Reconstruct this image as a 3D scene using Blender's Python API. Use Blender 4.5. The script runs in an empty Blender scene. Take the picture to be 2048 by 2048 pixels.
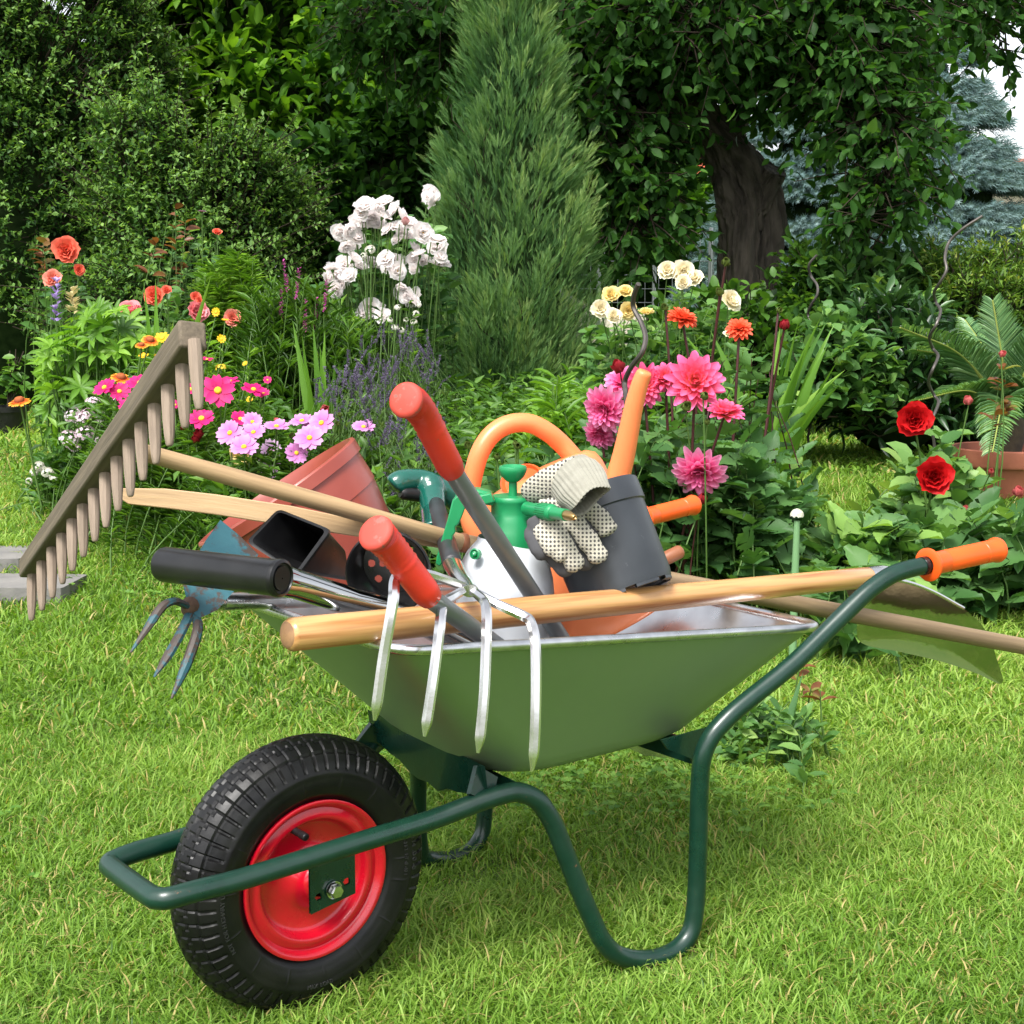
import bpy, math, random
import numpy as np
from mathutils import Vector, Matrix
R = math.radians
random.seed(5)
rng = np.random.default_rng(11)
scene = bpy.context.scene
COL = scene.collection

# ------------------------------------------------------------------ camera, sky, sun, exposure
F, H0, TH = 2913.6, 0.986, R(8.107)
cam_d = bpy.data.cameras.new('camera')
cam_d.sensor_width = 36; cam_d.lens = F / 2048 * 36
cam_d.clip_start = 0.05; cam_d.clip_end = 3000
cam = bpy.data.objects.new('camera', cam_d); COL.objects.link(cam)
cam.location = (0, 0, H0); cam.rotation_euler = (R(90) - TH, 0, 0)
scene.camera = cam
SUN_EL, SUN_AZ = R(56), R(205)          # azimuth clockwise from +Y (north): behind the camera, to its left
world = bpy.data.worlds.new('World'); scene.world = world; world.use_nodes = True
wn = world.node_tree.nodes; wl = world.node_tree.links
for n in list(wn): wn.remove(n)
sky = wn.new('ShaderNodeTexSky'); sky.sky_type = 'NISHITA'; sky.sun_disc = False
sky.sun_elevation = SUN_EL; sky.sun_rotation = SUN_AZ; sky.air_density = 1.0; sky.dust_density = 3.0
hs = wn.new('ShaderNodeHueSaturation'); hs.inputs['Saturation'].default_value = 0.25
bg = wn.new('ShaderNodeBackground'); bg.inputs['Strength'].default_value = 0.15
wo = wn.new('ShaderNodeOutputWorld')
wl.new(sky.outputs[0], hs.inputs['Color']); wl.new(hs.outputs[0], bg.inputs[0]); wl.new(bg.outputs[0], wo.inputs[0])
sun_d = bpy.data.lights.new('sun', 'SUN'); sun_d.energy = 2.3; sun_d.angle = R(21); sun_d.color = (1, .975, .925)
sun = bpy.data.objects.new('sun', sun_d); COL.objects.link(sun)
sd = Vector((math.sin(SUN_AZ) * math.cos(SUN_EL), math.cos(SUN_AZ) * math.cos(SUN_EL), math.sin(SUN_EL)))
sun.rotation_euler = sd.to_track_quat('Z', 'Y').to_euler()
vs = scene.view_settings
vs.view_transform = 'Standard'; vs.look = 'None'; vs.gamma = 1; vs.use_curve_mapping = False; vs.exposure = 1.2
scene.cycles.max_bounces = 6; scene.cycles.diffuse_bounces = 3; scene.cycles.glossy_bounces = 3
scene.cycles.transmission_bounces = 3; scene.cycles.use_denoising = True

# ------------------------------------------------------------------ pixel and barrow coordinates
CT, ST = math.cos(TH), math.sin(TH)
def ray(px, py):
    u, v = (px - 1024) / F, (1024 - py) / F
    return np.array([u, CT + v * ST, -ST + v * CT])
def at(px, py, d):
    r = ray(px, py); t = d / r[1]
    return np.array([0, 0, H0]) + r * t
def GZ(y):
    """the lawn rises gently behind the barrow"""
    t = np.clip((np.asarray(y, float) - 2.8) / 3.2, 0, 1); return .25 * t * t * (3 - 2 * t)
def gnd(px, d):
    p = at(px, 1200, d); return np.array([p[0], d, float(GZ(d))])
PSI = R(38.75); AX, AY = -0.2964, 1.9625
CP, SP = math.cos(PSI), math.sin(PSI)
def B(x, y, z): return np.array([AX + CP * x - SP * y, AY + SP * x + CP * y, z])
def Bpix(px, py, yb):
    """barrow-frame point where the sight line meets the upright plane at distance yb from the barrow's centre line"""
    n = np.array([-SP, CP, 0]); o = np.array([0, 0, H0]); r = ray(px, py)
    t = (yb - n @ (o - np.array([AX, AY, 0]))) / (n @ r)
    q = o + r * t - np.array([AX, AY, 0])
    return (CP * q[0] + SP * q[1], yb, q[2])

# ------------------------------------------------------------------ materials
def ramp(nt, fac, stops):
    n = nt.nodes.new('ShaderNodeValToRGB'); e = n.color_ramp.elements
    while len(e) < len(stops): e.new(0.5)
    for k, (p, c) in enumerate(stops): e[k].position = p; e[k].color = (*c, 1)
    nt.links.new(fac, n.inputs[0]); return n.outputs[0]
def new_mat(name):
    m = bpy.data.materials.new(name); m.use_nodes = True
    nt = m.node_tree; b = nt.nodes['Principled BSDF']; return m, nt, b
def noise(nt, scale, detail=4, rough=.55, vec=None, stretch=None):
    n = nt.nodes.new('ShaderNodeTexNoise'); n.inputs['Scale'].default_value = scale
    n.inputs['Detail'].default_value = detail; n.inputs['Roughness'].default_value = rough
    if vec is None:
        a = nt.nodes.new('ShaderNodeAttribute'); a.attribute_name = 'tc'; vec = a.outputs['Vector']
    if stretch:
        mp = nt.nodes.new('ShaderNodeMapping'); mp.inputs['Scale'].default_value = stretch
        nt.links.new(vec, mp.inputs['Vector']); vec = mp.outputs[0]
    nt.links.new(vec, n.inputs['Vector']); return n.outputs['Fac']
def mat(name, col, rough=.5, metal=0, col2=None, scale=30, detail=4, stretch=None, lo=.35, hi=.65, bump=0, bscale=80,
        bstretch=None, coat=0, spec=.5, rvar=0, spots=None, trans=0, sss=0):
    m, nt, b = new_mat(name)
    b.inputs['Base Color'].default_value = (*col, 1); b.inputs['Roughness'].default_value = rough
    b.inputs['Metallic'].default_value = metal; b.inputs['Specular IOR Level'].default_value = spec
    b.inputs['Coat Weight'].default_value = coat; b.inputs['Coat Roughness'].default_value = .08
    if trans: b.inputs['Transmission Weight'].default_value = trans
    if sss:
        b.inputs['Subsurface Weight'].default_value = sss; b.inputs['Subsurface Radius'].default_value = (.02, .02, .02)
        b.inputs['Subsurface Scale'].default_value = 1
    out = None
    if col2:
        out = ramp(nt, noise(nt, scale, detail, stretch=stretch), [(lo, col), (hi, col2)])
    if spots:                                   # (colour, scale, threshold): worn patches with a shape of their own
        sc, ss, th = spots
        f = ramp(nt, noise(nt, ss, 8, .7), [(th, (0, 0, 0)), (th + .05, (1, 1, 1))])
        mx = nt.nodes.new('ShaderNodeMix'); mx.data_type = 'RGBA'
        nt.links.new(f, mx.inputs[0])
        if out is not None: nt.links.new(out, mx.inputs[6])
        else: mx.inputs[6].default_value = (*col, 1)
        mx.inputs[7].default_value = (*sc, 1); out = mx.outputs[2]
    if out is not None: nt.links.new(out, b.inputs['Base Color'])
    if rvar:
        n = noise(nt, 14, 6, .65); mr = nt.nodes.new('ShaderNodeMapRange')
        mr.inputs[1].default_value = .3; mr.inputs[2].default_value = .7
        mr.inputs[3].default_value = max(0, rough - rvar); mr.inputs[4].default_value = rough + rvar
        nt.links.new(n, mr.inputs[0]); nt.links.new(mr.outputs[0], b.inputs['Roughness'])
    if bump:
        bp = nt.nodes.new('ShaderNodeBump'); bp.inputs['Strength'].default_value = 1; bp.inputs['Distance'].default_value = bump
        nt.links.new(noise(nt, bscale, 5, stretch=bstretch), bp.inputs['Height']); nt.links.new(bp.outputs[0], b.inputs['Normal'])
    return m
def leaf_mat(name, stops, rough=.42, translucent=.3, spec=.35, tcol=None):
    m, nt, b = new_mat(name)
    a = nt.nodes.new('ShaderNodeAttribute'); a.attribute_name = 'tone'
    c = ramp(nt, a.outputs['Fac'], stops)
    nt.links.new(c, b.inputs['Base Color']); b.inputs['Roughness'].default_value = rough
    b.inputs['Specular IOR Level'].default_value = spec
    tr = nt.nodes.new('ShaderNodeBsdfTranslucent'); mx = nt.nodes.new('ShaderNodeMixShader')
    g = nt.nodes.new('ShaderNodeMix'); g.data_type = 'RGBA'; g.blend_type = 'MULTIPLY'; g.inputs[0].default_value = 1
    nt.links.new(c, g.inputs[6]); g.inputs[7].default_value = (*(tcol or (1.5, 1.5, .6)), 1)
    nt.links.new(g.outputs[2], tr.inputs['Color'])
    mx.inputs[0].default_value = translucent
    nt.links.new(b.outputs[0], mx.inputs[1]); nt.links.new(tr.outputs[0], mx.inputs[2])
    nt.links.new(mx.outputs[0], nt.nodes['Material Output'].inputs['Surface'])
    return m
def greens(d, m, l, tip=None):
    return [(0, d), (.5, m), (.9, l)] + ([(1., tip)] if tip else [])

# ------------------------------------------------------------------ mesh builder
def nz(v):
    v = np.asarray(v, float); return v / (np.linalg.norm(v) + 1e-12)
def catmull(pts, n=6):
    P = [np.asarray(p, float) for p in pts]; P = [2 * P[0] - P[1]] + P + [2 * P[-1] - P[-2]]
    out = []
    for i in range(1, len(P) - 2):
        a, b, c, d = P[i - 1:i + 3]
        for k in range(n):
            t = k / n
            out.append(.5 * (2 * b + (c - a) * t + (2 * a - 5 * b + 4 * c - d) * t * t + (3 * b - a - 3 * c + d) * t ** 3))
    out.append(P[-2]); return out
def frame(d, hint=(0, 0, 1)):
    d = nz(d); h = np.asarray(hint, float)
    if abs(d @ nz(h)) > .98: h = np.array([1., 0, 0])
    x = nz(np.cross(h, d)); y = np.cross(d, x); return x, y, d
class MB:
    def __init__(s): s.v = []; s.t = []; s.f = []; s.m = []
    def add(s, verts, faces, m=0, tc=None):
        o = len(s.v); s.v += [tuple(p) for p in verts]; s.t += [tuple(p) for p in (verts if tc is None else tc)]
        for f in faces: s.f.append([i + o for i in f]); s.m.append(m)
        return s
    def tube(s, pts, r, seg=14, caps=True, m=0, closed=False, sx=1, sy=1, hint=None, round_ends=0):
        P = [np.asarray(p, float) for p in pts]; n = len(P)
        rr = [r] * n if np.isscalar(r) else list(r)
        T = []
        for i in range(n):
            a = P[(i - 1) % n] if (closed or i > 0) else P[i]; b = P[(i + 1) % n] if (closed or i < n - 1) else P[i]
            T.append(nz(b - a))
        x, y, _ = frame(T[0], hint if hint is not None else (0, 0, 1))
        V = []; TC = []; L = 0; off = random.random() * 3
        for i in range(n):
            if i: L += np.linalg.norm(P[i] - P[i - 1])
            x = nz(x - T[i] * (x @ T[i])); y = np.cross(T[i], x)
            for k in range(seg):
                a = 2 * math.pi * k / seg
                V.append(P[i] + rr[i] * (sx * math.cos(a) * x + sy * math.sin(a) * y))
                TC.append((rr[i] * math.cos(a) + off, rr[i] * math.sin(a) + off, L + off))
        Fc = []
        for i in range(n if closed else n - 1):
            j = (i + 1) % n
            for k in range(seg):
                q = (k + 1) % seg; Fc.append((i * seg + k, i * seg + q, j * seg + q, j * seg + k))
        if caps and not closed:
            Fc.append(tuple(range(seg))[::-1]); Fc.append(tuple((n - 1) * seg + k for k in range(seg)))
        return s.add(V, Fc, m, TC)
    def rod(s, a, b, r, r2=None, seg=14, m=0, ends=.3):
        """rod with softened ends"""
        a = np.asarray(a, float); b = np.asarray(b, float); r2 = r if r2 is None else r2
        d = nz(b - a); e = ends * min(r, r2); N = 8
        P = [a, a + d * e * .3, a + d * e] + [a + (b - a) * k / N for k in range(1, N)] + [b - d * e, b - d * e * .3, b]
        L = np.linalg.norm(b - a)
        rr = [(r + (r2 - r) * ((p - a) @ d) / L) for p in P]
        for i, k in ((0, 1 - .9 * ends), (1, 1 - .35 * ends), (-2, 1 - .35 * ends), (-1, 1 - .9 * ends)): rr[i] *= max(.05, k)
        return s.tube(P, rr, seg, m=m)
    def lathe(s, prof, O, A, seg=32, m=0, X=None, sx=1, sy=1, cap0=False, cap1=False, a0=0, a1=2 * math.pi):
        O = np.asarray(O, float); x, y, z = frame(A, X if X is not None else (0, 0, 1))
        if X is not None: x = nz(np.asarray(X, float) - z * (np.asarray(X, float) @ z)); y = np.cross(z, x)
        V = []; full = abs(a1 - a0 - 2 * math.pi) < 1e-6; ns = seg if full else seg + 1
        for r, h in prof:
            for k in range(ns):
                a = a0 + (a1 - a0) * k / seg; V.append(O + z * h + r * (sx * math.cos(a) * x + sy * math.sin(a) * y))
        Fc = []
        for i in range(len(prof) - 1):
            for k in range(seg):
                q = (k + 1) % ns; Fc.append((i * ns + k, i * ns + q, (i + 1) * ns + q, (i + 1) * ns + k))
        if cap0: Fc.append(tuple(range(ns))[::-1])
        if cap1: Fc.append(tuple((len(prof) - 1) * ns + k for k in range(ns)))
        return s.add(V, Fc, m)
    def ball(s, c, r, seg=16, m=0, ax=None):
        r = (r, r, r) if np.isscalar(r) else r; ax = np.eye(3) if ax is None else np.asarray(ax, float)
        V = []; nr = seg // 2
        for i in range(nr + 1):
            p = math.pi * i / nr
            for k in range(seg):
                a = 2 * math.pi * k / seg
                V.append(np.asarray(c) + r[0] * math.sin(p) * math.cos(a) * ax[0] + r[1] * math.sin(p) * math.sin(a) * ax[1] + r[2] * math.cos(p) * ax[2])
        Fc = [(i * seg + k, (i + 1) * seg + k, (i + 1) * seg + (k + 1) % seg, i * seg + (k + 1) % seg) for i in range(nr) for k in range(seg)]
        return s.add(V, Fc, m)
    def box(s, c, a, b, d, m=0):
        c, a, b, d = [np.asarray(q, float) for q in (c, a, b, d)]
        V = [c + i * a + j * b + k * d for i in (-1, 1) for j in (-1, 1) for k in (-1, 1)]
        return s.add(V, [(0, 1, 3, 2), (4, 6, 7, 5), (0, 4, 5, 1), (2, 3, 7, 6), (0, 2, 6, 4), (1, 5, 7, 3)], m)
    def bar(s, a, b, w, h, up=(0, 0, 1), m=0, w2=None, h2=None):
        a = np.asarray(a, float); b = np.asarray(b, float); x, y, d = frame(b - a, up); w2 = w if w2 is None else w2; h2 = h if h2 is None else h2
        V = [a + i * w * x + j * h * y for i, j in ((-1, -1), (1, -1), (1, 1), (-1, 1))] + [b + i * w2 * x + j * h2 * y for i, j in ((-1, -1), (1, -1), (1, 1), (-1, 1))]
        L = np.linalg.norm(b - a); o = random.random() * 5
        TC = [(o + i * w, j * h, o) for i, j in ((-1, -1), (1, -1), (1, 1), (-1, 1))] + [(o + i * w, j * h, L + o) for i, j in ((-1, -1), (1, -1), (1, 1), (-1, 1))]
        return s.add(V, [(3, 2, 1, 0), (4, 5, 6, 7), (0, 1, 5, 4), (1, 2, 6, 5), (2, 3, 7, 6), (3, 0, 4, 7)], m, TC)
    def prism(s, poly, n, m=0):
        n = np.asarray(n, float); P = [np.asarray(p, float) for p in poly]; k = len(P)
        return s.add([p - n / 2 for p in P] + [p + n / 2 for p in P], [tuple(range(k))[::-1], tuple(range(k, 2 * k))] + [(i, (i + 1) % k, (i + 1) % k + k, i + k) for i in range(k)], m)
    def grid(s, G, m=0):
        nu, nv = len(G), len(G[0])
        return s.add([p for row in G for p in row], [(i * nv + j, i * nv + j + 1, (i + 1) * nv + j + 1, (i + 1) * nv + j) for i in range(nu - 1) for j in range(nv - 1)], m)
    def mesh(s, name, mats, loc=(0, 0, 0), angle=38):
        me = bpy.data.meshes.new(name); loc = np.asarray(loc, float)
        V = np.array(s.v) - loc
        me.from_pydata(V.tolist(), [], s.f)
        for m in (mats if isinstance(mats, (list, tuple)) else [mats]): me.materials.append(m)
        me.polygons.foreach_set('material_index', s.m)
        a = me.attributes.new('tc', 'FLOAT_VECTOR', 'POINT'); a.data.foreach_set('vector', np.array(s.t, dtype=np.float32).ravel())
        me.polygons.foreach_set('use_smooth', [True] * len(s.f)); me.set_sharp_from_angle(angle=R(angle)); me.update()
        return me

class Thing:
    def __init__(s, name, label, cat, loc, group=None):
        s.loc = np.asarray(loc, float); o = bpy.data.objects.new(name, None); COL.objects.link(o)
        o.location = s.loc; o.empty_display_size = .05; o['label'] = label; o['category'] = cat
        if group: o['group'] = group
        s.o = o
    def part(s, name, mb, mats, parent=None, bevel=0, angle=38, label=None, kind=None):
        me = mb if isinstance(mb, bpy.types.Mesh) else mb.mesh(name, mats, s.loc, angle)
        o = bpy.data.objects.new(name, me); COL.objects.link(o); o.parent = parent or s.o
        if bevel:
            bv = o.modifiers.new('bevel', 'BEVEL'); bv.width = bevel; bv.segments = 2; bv.limit_method = 'ANGLE'; bv.angle_limit = R(40)
        if label: o['label'] = label
        if kind: o['kind'] = kind
        return o
    def inst(s, name, me, pos, zdir=(0, 0, 1), scale=1, roll=None, label=None, parent=None):
        o = bpy.data.objects.new(name, me); COL.objects.link(o); o.parent = parent or s.o
        q = Vector(zdir).to_track_quat('Z', 'Y'); M = q.to_matrix().to_4x4() @ Matrix.Rotation(random.random() * 6.28 if roll is None else roll, 4, 'Z')
        o.matrix_local = Matrix.Translation(Vector(np.asarray(pos, float) - s.loc)) @ M @ Matrix.Diagonal((scale, scale, scale, 1))
        if label: o['label'] = label
        return o
def single(name, label, cat, mb, mats, group=None, loc=None, **k):
    """a thing that is one mesh"""
    loc = np.array(mb.v).mean(0) if loc is None else loc
    o = bpy.data.objects.new(name, mb.mesh(name, mats, loc)); COL.objects.link(o); o.location = loc
    o['label'] = label; o['category'] = cat
    if group: o['group'] = group
    return o

# ------------------------------------------------------------------ scattered leaves (numpy)
LEAF2 = (np.array([(0, 0, 0), (.5, .42, .10), (0, 1, -.10), (-.5, .42, .10)]), [(0, 1, 2), (0, 2, 3)])
LEAF6 = (np.array([(0, 0, 0), (.36, .22, .07), (.5, .5, .08), (.3, .8, .02), (0, 1, -.14), (-.3, .8, .02), (-.5, .5, .08), (-.36, .22, .07), (0, .3, 0), (0, .68, -.02)]),
         [(0, 1, 8), (1, 2, 9, 8), (2, 3, 4, 9), (0, 8, 7), (8, 9, 6, 7), (9, 4, 5, 6)])
def _serrate():
    v = [(0, 0, 0)]; n = 7
    for sgn in (1, -1):
        for k in range(n):
            y = .1 + .8 * k / (n - 1); w = .5 * math.sin(math.pi * min(1, .08 + y ** .8 * .92)) ** .75
            v.append((sgn * w, y - .03, .10 * w * 2)); v.append((sgn * w * .86, y + .05, .09 * w * 2))
    v.append((0, 1, -.1)); v += [(0, .33, -.0), (0, .66, -.02)]
    e = len(v); tip, m1, m2 = e - 3, e - 2, e - 1; f = []
    for s0, fl in ((1, 0), (1 + 2 * n, 1)):
        ids = [0] + list(range(s0, s0 + 2 * n)) + [tip]
        for a, b in zip(ids[:-1], ids[1:]):
            yy = (v[a][1] + v[b][1]) / 2; c = m1 if yy < .5 else m2
            f.append((a, b, c) if not fl else (b, a, c))
        k = min(range(len(ids) - 1), key=lambda q: abs((v[ids[q]][1] + v[ids[q + 1]][1]) / 2 - .5))
        j = ids[k + 1]; f.append((m1, j, m2) if not fl else (j, m1, m2))
    return np.array(v), f
LEAFS = _serrate()
def norm_rows(a): return a / (np.linalg.norm(a, axis=1, keepdims=True) + 1e-9)
def rand_dirs(n): return norm_rows(rng.normal(size=(n, 3)))
def raw_mesh(name, V, faces_flat, sizes, tone, mats, loc=(0, 0, 0), midx=None, smooth=True):
    me = bpy.data.meshes.new(name); V = np.asarray(V, np.float32) - np.asarray(loc, np.float32)
    me.vertices.add(len(V)); me.vertices.foreach_set('co', V.ravel())
    me.loops.add(len(faces_flat)); me.loops.foreach_set('vertex_index', np.asarray(faces_flat, np.int32))
    me.polygons.add(len(sizes)); st = np.concatenate([[0], np.cumsum(sizes)[:-1]]).astype(np.int32)
    me.polygons.foreach_set('loop_start', st)
    me.polygons.foreach_set('use_smooth', np.full(len(sizes), smooth))
    for m in (mats if isinstance(mats, (list, tuple)) else [mats]): me.materials.append(m)
    if midx is not None: me.polygons.foreach_set('material_index', np.asarray(midx, np.int32))
    a = me.attributes.new('tone', 'FLOAT', 'POINT'); a.data.foreach_set('value', np.asarray(tone, np.float32))
    me.update(calc_edges=True); me.validate(); return me
def scatter(name, tpl, pos, dirs, ups, length, width, tone, mats, loc=(0, 0, 0), tslope=0):
    V, Fc = tpl; N, k = len(pos), len(V)
    d = norm_rows(np.asarray(dirs)); s = norm_rows(np.cross(d, ups)); u = np.cross(s, d)
    L = np.broadcast_to(length, N)[:, None, None]; W = np.broadcast_to(width, N)[:, None, None]
    P = pos[:, None, :] + V[None, :, 0:1] * W * s[:, None, :] + V[None, :, 1:2] * L * d[:, None, :] + V[None, :, 2:3] * L * u[:, None, :]
    flat = np.concatenate([np.array(f) for f in Fc]); sz = np.array([len(f) for f in Fc])
    allf = (np.arange(N)[:, None] * k + flat[None, :]).ravel(); alls = np.tile(sz, N)
    tn = np.clip(np.asarray(tone)[:, None] + tslope * V[None, :, 1], 0, 1)
    return raw_mesh(name, P.reshape(-1, 3), allf, alls, tn.ravel(), mats, loc)
def twigs(base, dirs, L, nl, spread=.8, droop=0, jitter=.25):
    """leaf seats along straight-ish twigs: returns pos, dir, up"""
    N = len(base); t = np.linspace(.12, 1, nl)[None, :] + rng.normal(0, .03, (N, nl)); L = np.broadcast_to(L, N)
    d = norm_rows(dirs); bend = np.zeros((N, nl, 3)); bend[:, :, 2] = droop * t ** 2 * L[:, None]
    P = base[:, None, :] + d[:, None, :] * (t * L[:, None])[:, :, None] + bend
    r = rand_dirs(N * nl).reshape(N, nl, 3)
    D = d[:, None, :] * (1 - spread * .55) + r * spread; D[:, :, 2] += droop * .6
    U = np.array([0, 0, 1.]) + rng.normal(0, jitter, (N, nl, 3))
    return P.reshape(-1, 3), norm_rows(D.reshape(-1, 3)), norm_rows(U.reshape(-1, 3))
def stems_mesh(name, curves, r0, r1, mats, loc, seg=5, tone=None):
    """many thin stems of ONE plant; curves (N,k,3)"""
    C = np.asarray(curves, float); N, k = C.shape[:2]
    T = np.gradient(C, axis=1); T = T / (np.linalg.norm(T, axis=2, keepdims=True) + 1e-9)
    X = np.cross(T, np.array([.3, .9, .1])); X = X / (np.linalg.norm(X, axis=2, keepdims=True) + 1e-9); Y = np.cross(T, X)
    rr = np.linspace(1, 0, k)[None, :, None, None] * (np.broadcast_to(r0, N)[:, None, None, None] - r1) + r1
    a = np.arange(seg) * 2 * math.pi / seg
    P = C[:, :, None, :] + rr * (np.cos(a)[None, None, :, None] * X[:, :, None, :] + np.sin(a)[None, None, :, None] * Y[:, :, None, :])
    f = []
    for i in range(k - 1):
        for j in range(seg):
            q = (j + 1) % seg; f += [i * seg + j, i * seg + q, (i + 1) * seg + q, (i + 1) * seg + j]
    f = np.array(f); allf = (np.arange(N)[:, None] * k * seg + f[None, :]).ravel()
    tn = np.full(N * k * seg, .5) if tone is None else np.repeat(tone, k * seg)
    return raw_mesh(name, P.reshape(-1, 3), allf, np.full(len(allf) // 4, 4), tn, mats, loc)
def arcs(base, tip, k=6, sag=.12):
    """curved stems from base to tip, rising first and leaning later"""
    base = np.asarray(base, float); tip = np.asarray(tip, float); t = np.linspace(0, 1, k)
    d = tip - base; N = len(base)
    P = base[:, None, :] + d[:, None, :] * t[None, :, None]
    h = np.zeros((N, k, 3)); e = (t ** 1.6 - t)[None, :, None]; P[:, :, :2] += d[:, None, :2] * e
    P += rng.normal(0, 1, (N, 1, 3)) * np.array([1, 1, .2]) * (np.sin(t * math.pi))[None, :, None] * sag * np.linalg.norm(d, axis=1)[:, None, None] * .3
    return P
# ------------------------------------------------------------------ materials of the barrow and tools
M = {}
M['frame'] = mat('green_paint', (.0022, .022, .0135), .30, col2=(.0035, .028, .018), scale=50, coat=.35, spots=((.12, .13, .11), 150, .66), rvar=.10, bump=.0003, bscale=200)
M['frame_rust'] = mat('scratched_green_paint', (.0025, .024, .015), .34, col2=(.004, .03, .019), scale=50, coat=.2, spots=((.15, .07, .035), 42, .655), rvar=.12)
M['tray'] = mat('galvanised_sheet', (.30, .40, .235), .54, .85, col2=(.33, .435, .26), scale=3, rvar=.02)
M['tray_in'] = mat('galvanised_inside', (.66, .66, .66), .33, 1, col2=(.56, .55, .55), scale=25, rvar=.08)
M['zinc'] = mat('zinc_rim', (.72, .73, .74), .30, 1, col2=(.55, .56, .57), scale=40, rvar=.1)
M['grip_o'] = mat('orange_plastic', (.86, .105, .012), .36, col2=(.80, .09, .01), scale=12)
M['rubber'] = mat('tyre_rubber', (.0035, .0035, .004), .40, col2=(.009, .0088, .0085), scale=22, bump=.0002, bscale=260, rvar=.08, spec=.32)
M['wheel'] = mat('red_enamel', (.52, .003, .018), .24, col2=(.47, .003, .016), scale=14, coat=.5, bump=.0005, bscale=70, spots=((.10, .05, .035), 70, .69), rvar=.08)
M['steel'] = mat('bright_steel', (.80, .80, .80), .22, 1, col2=(.62, .61, .60), scale=20, stretch=(1, 1, .1), bump=.0002, bscale=60)
M['mirror'] = mat('polished_steel', (.50, .52, .46), .10, 1, bump=.0022, bscale=8)
M['greysteel'] = mat('grey_steel', (.15, .165, .175), .36, .35, col2=(.21, .225, .23), scale=9, spots=((.40, .38, .34), 45, .70), rvar=.1)
M['grip_r'] = mat('red_rubber_grip', (.60, .030, .014), .42, col2=(.50, .024, .012), scale=14, spots=((.30, .07, .05), 50, .64), rvar=.1, bump=.0003, bscale=90)
M['grip_end'] = mat('worn_red_grip_end', (.56, .055, .035), .65, col2=(.44, .05, .034), scale=40, spots=((.24, .09, .07), 60, .56))
M['black'] = mat('black_plastic', (.005, .005, .0055), .34, col2=(.011, .011, .0115), scale=22, rvar=.1, spec=.4)
M['tealw'] = mat('worn_teal_paint', (.010, .062, .082), .55, col2=(.016, .085, .105), scale=20, spots=((.042, .029, .023), 40, .455), bump=.001, bscale=70)
M['blackdust'] = mat('dusty_black_plastic', (.016, .017, .019), .45, col2=(.028, .03, .033), scale=14, spots=((.08, .085, .09), 30, .66))
M['nursery'] = mat('grey_black_pot_plastic', (.026, .030, .036), .42, col2=(.038, .043, .05), scale=12, spots=((.09, .10, .11), 60, .64), rvar=.08)
M['clay'] = mat('brick_red_plastic', (.25, .045, .030), .36, col2=(.31, .065, .045), scale=8, coat=.15, rvar=.1, spots=((.34, .15, .11), 60, .69))
M['terra'] = mat('terracotta', (.36, .12, .07), .7, col2=(.28, .085, .05), scale=8, bump=.001)
M['can'] = mat('orange_can_plastic', (.82, .235, .085), .38, col2=(.78, .20, .065), scale=9, sss=.12, rvar=.08, bump=.0003, bscale=40)
M['can_in'] = mat('orange_can_mouth', (.80, .10, .02), .4)
M['white'] = mat('milky_plastic', (.60, .63, .67), .38, sss=.25, col2=(.56, .59, .63), scale=8, spots=((.36, .35, .30), 55, .72))
M['spray_g'] = mat('green_plastic', (.008, .20, .066), .38, col2=(.010, .23, .08), scale=20, sss=.04, rvar=.06)
M['dkgreen'] = mat('dark_green_gloss', (.006, .085, .062), .16, coat=.5)
M['brass'] = mat('brass', (.45, .30, .12), .35, 1)
M['log'] = mat('varnished_ash', (.56, .30, .115), .30, col2=(.27, .085, .022), scale=52, detail=3, stretch=(1.5, 1.5, .06), lo=.46, hi=.72, coat=.3, bump=.0002, bscale=60, bstretch=(1, 1, .1))
M['log_end'] = mat('cut_ash_end', (.30, .165, .075), .6, col2=(.19, .10, .05), scale=60, spots=((.06, .05, .045), 30, .64))
M['pole'] = mat('pale_pole_wood', (.42, .28, .145), .6, col2=(.27, .175, .09), scale=90, detail=6, stretch=(1, 1, .06), lo=.4, hi=.7, bump=.0006, bscale=200, bstretch=(1, 1, .08), spots=((.20, .14, .09), 40, .72))
M['oldpole'] = mat('weathered_pole_wood', (.25, .175, .095), .6, col2=(.15, .10, .055), scale=70, detail=6, stretch=(1, 1, .06), bump=.0006, bscale=200, bstretch=(1, 1, .08))
M['rakew'] = mat('weathered_grey_wood', (.135, .105, .070), .8, col2=(.078, .060, .040), scale=120, detail=7, stretch=(1, 1, .06), bump=.0012, bscale=160, bstretch=(1, 1, .08), spots=((.22, .19, .15), 60, .70))
M['tinew'] = mat('grey_tine_wood', (.27, .205, .155), .8, col2=(.18, .135, .10), scale=140, detail=7, stretch=(1, 1, .08), bump=.0008, bscale=200, bstretch=(1, 1, .1))
M['brownw'] = mat('red_brown_wood', (.24, .085, .035), .45)
M['teal'] = mat('chipped_teal_paint', (.014, .085, .110), .5, col2=(.022, .11, .135), scale=16, spots=((.05, .034, .026), 34, .50), bump=.0012, bscale=50)
M['rust'] = mat('rusty_edge', (.07, .04, .028), .75, col2=(.12, .06, .035), scale=60)
M['soil'] = mat('soil', (.035, .024, .016), .95, col2=(.06, .042, .028), scale=20, bump=.01, bscale=30)

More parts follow.
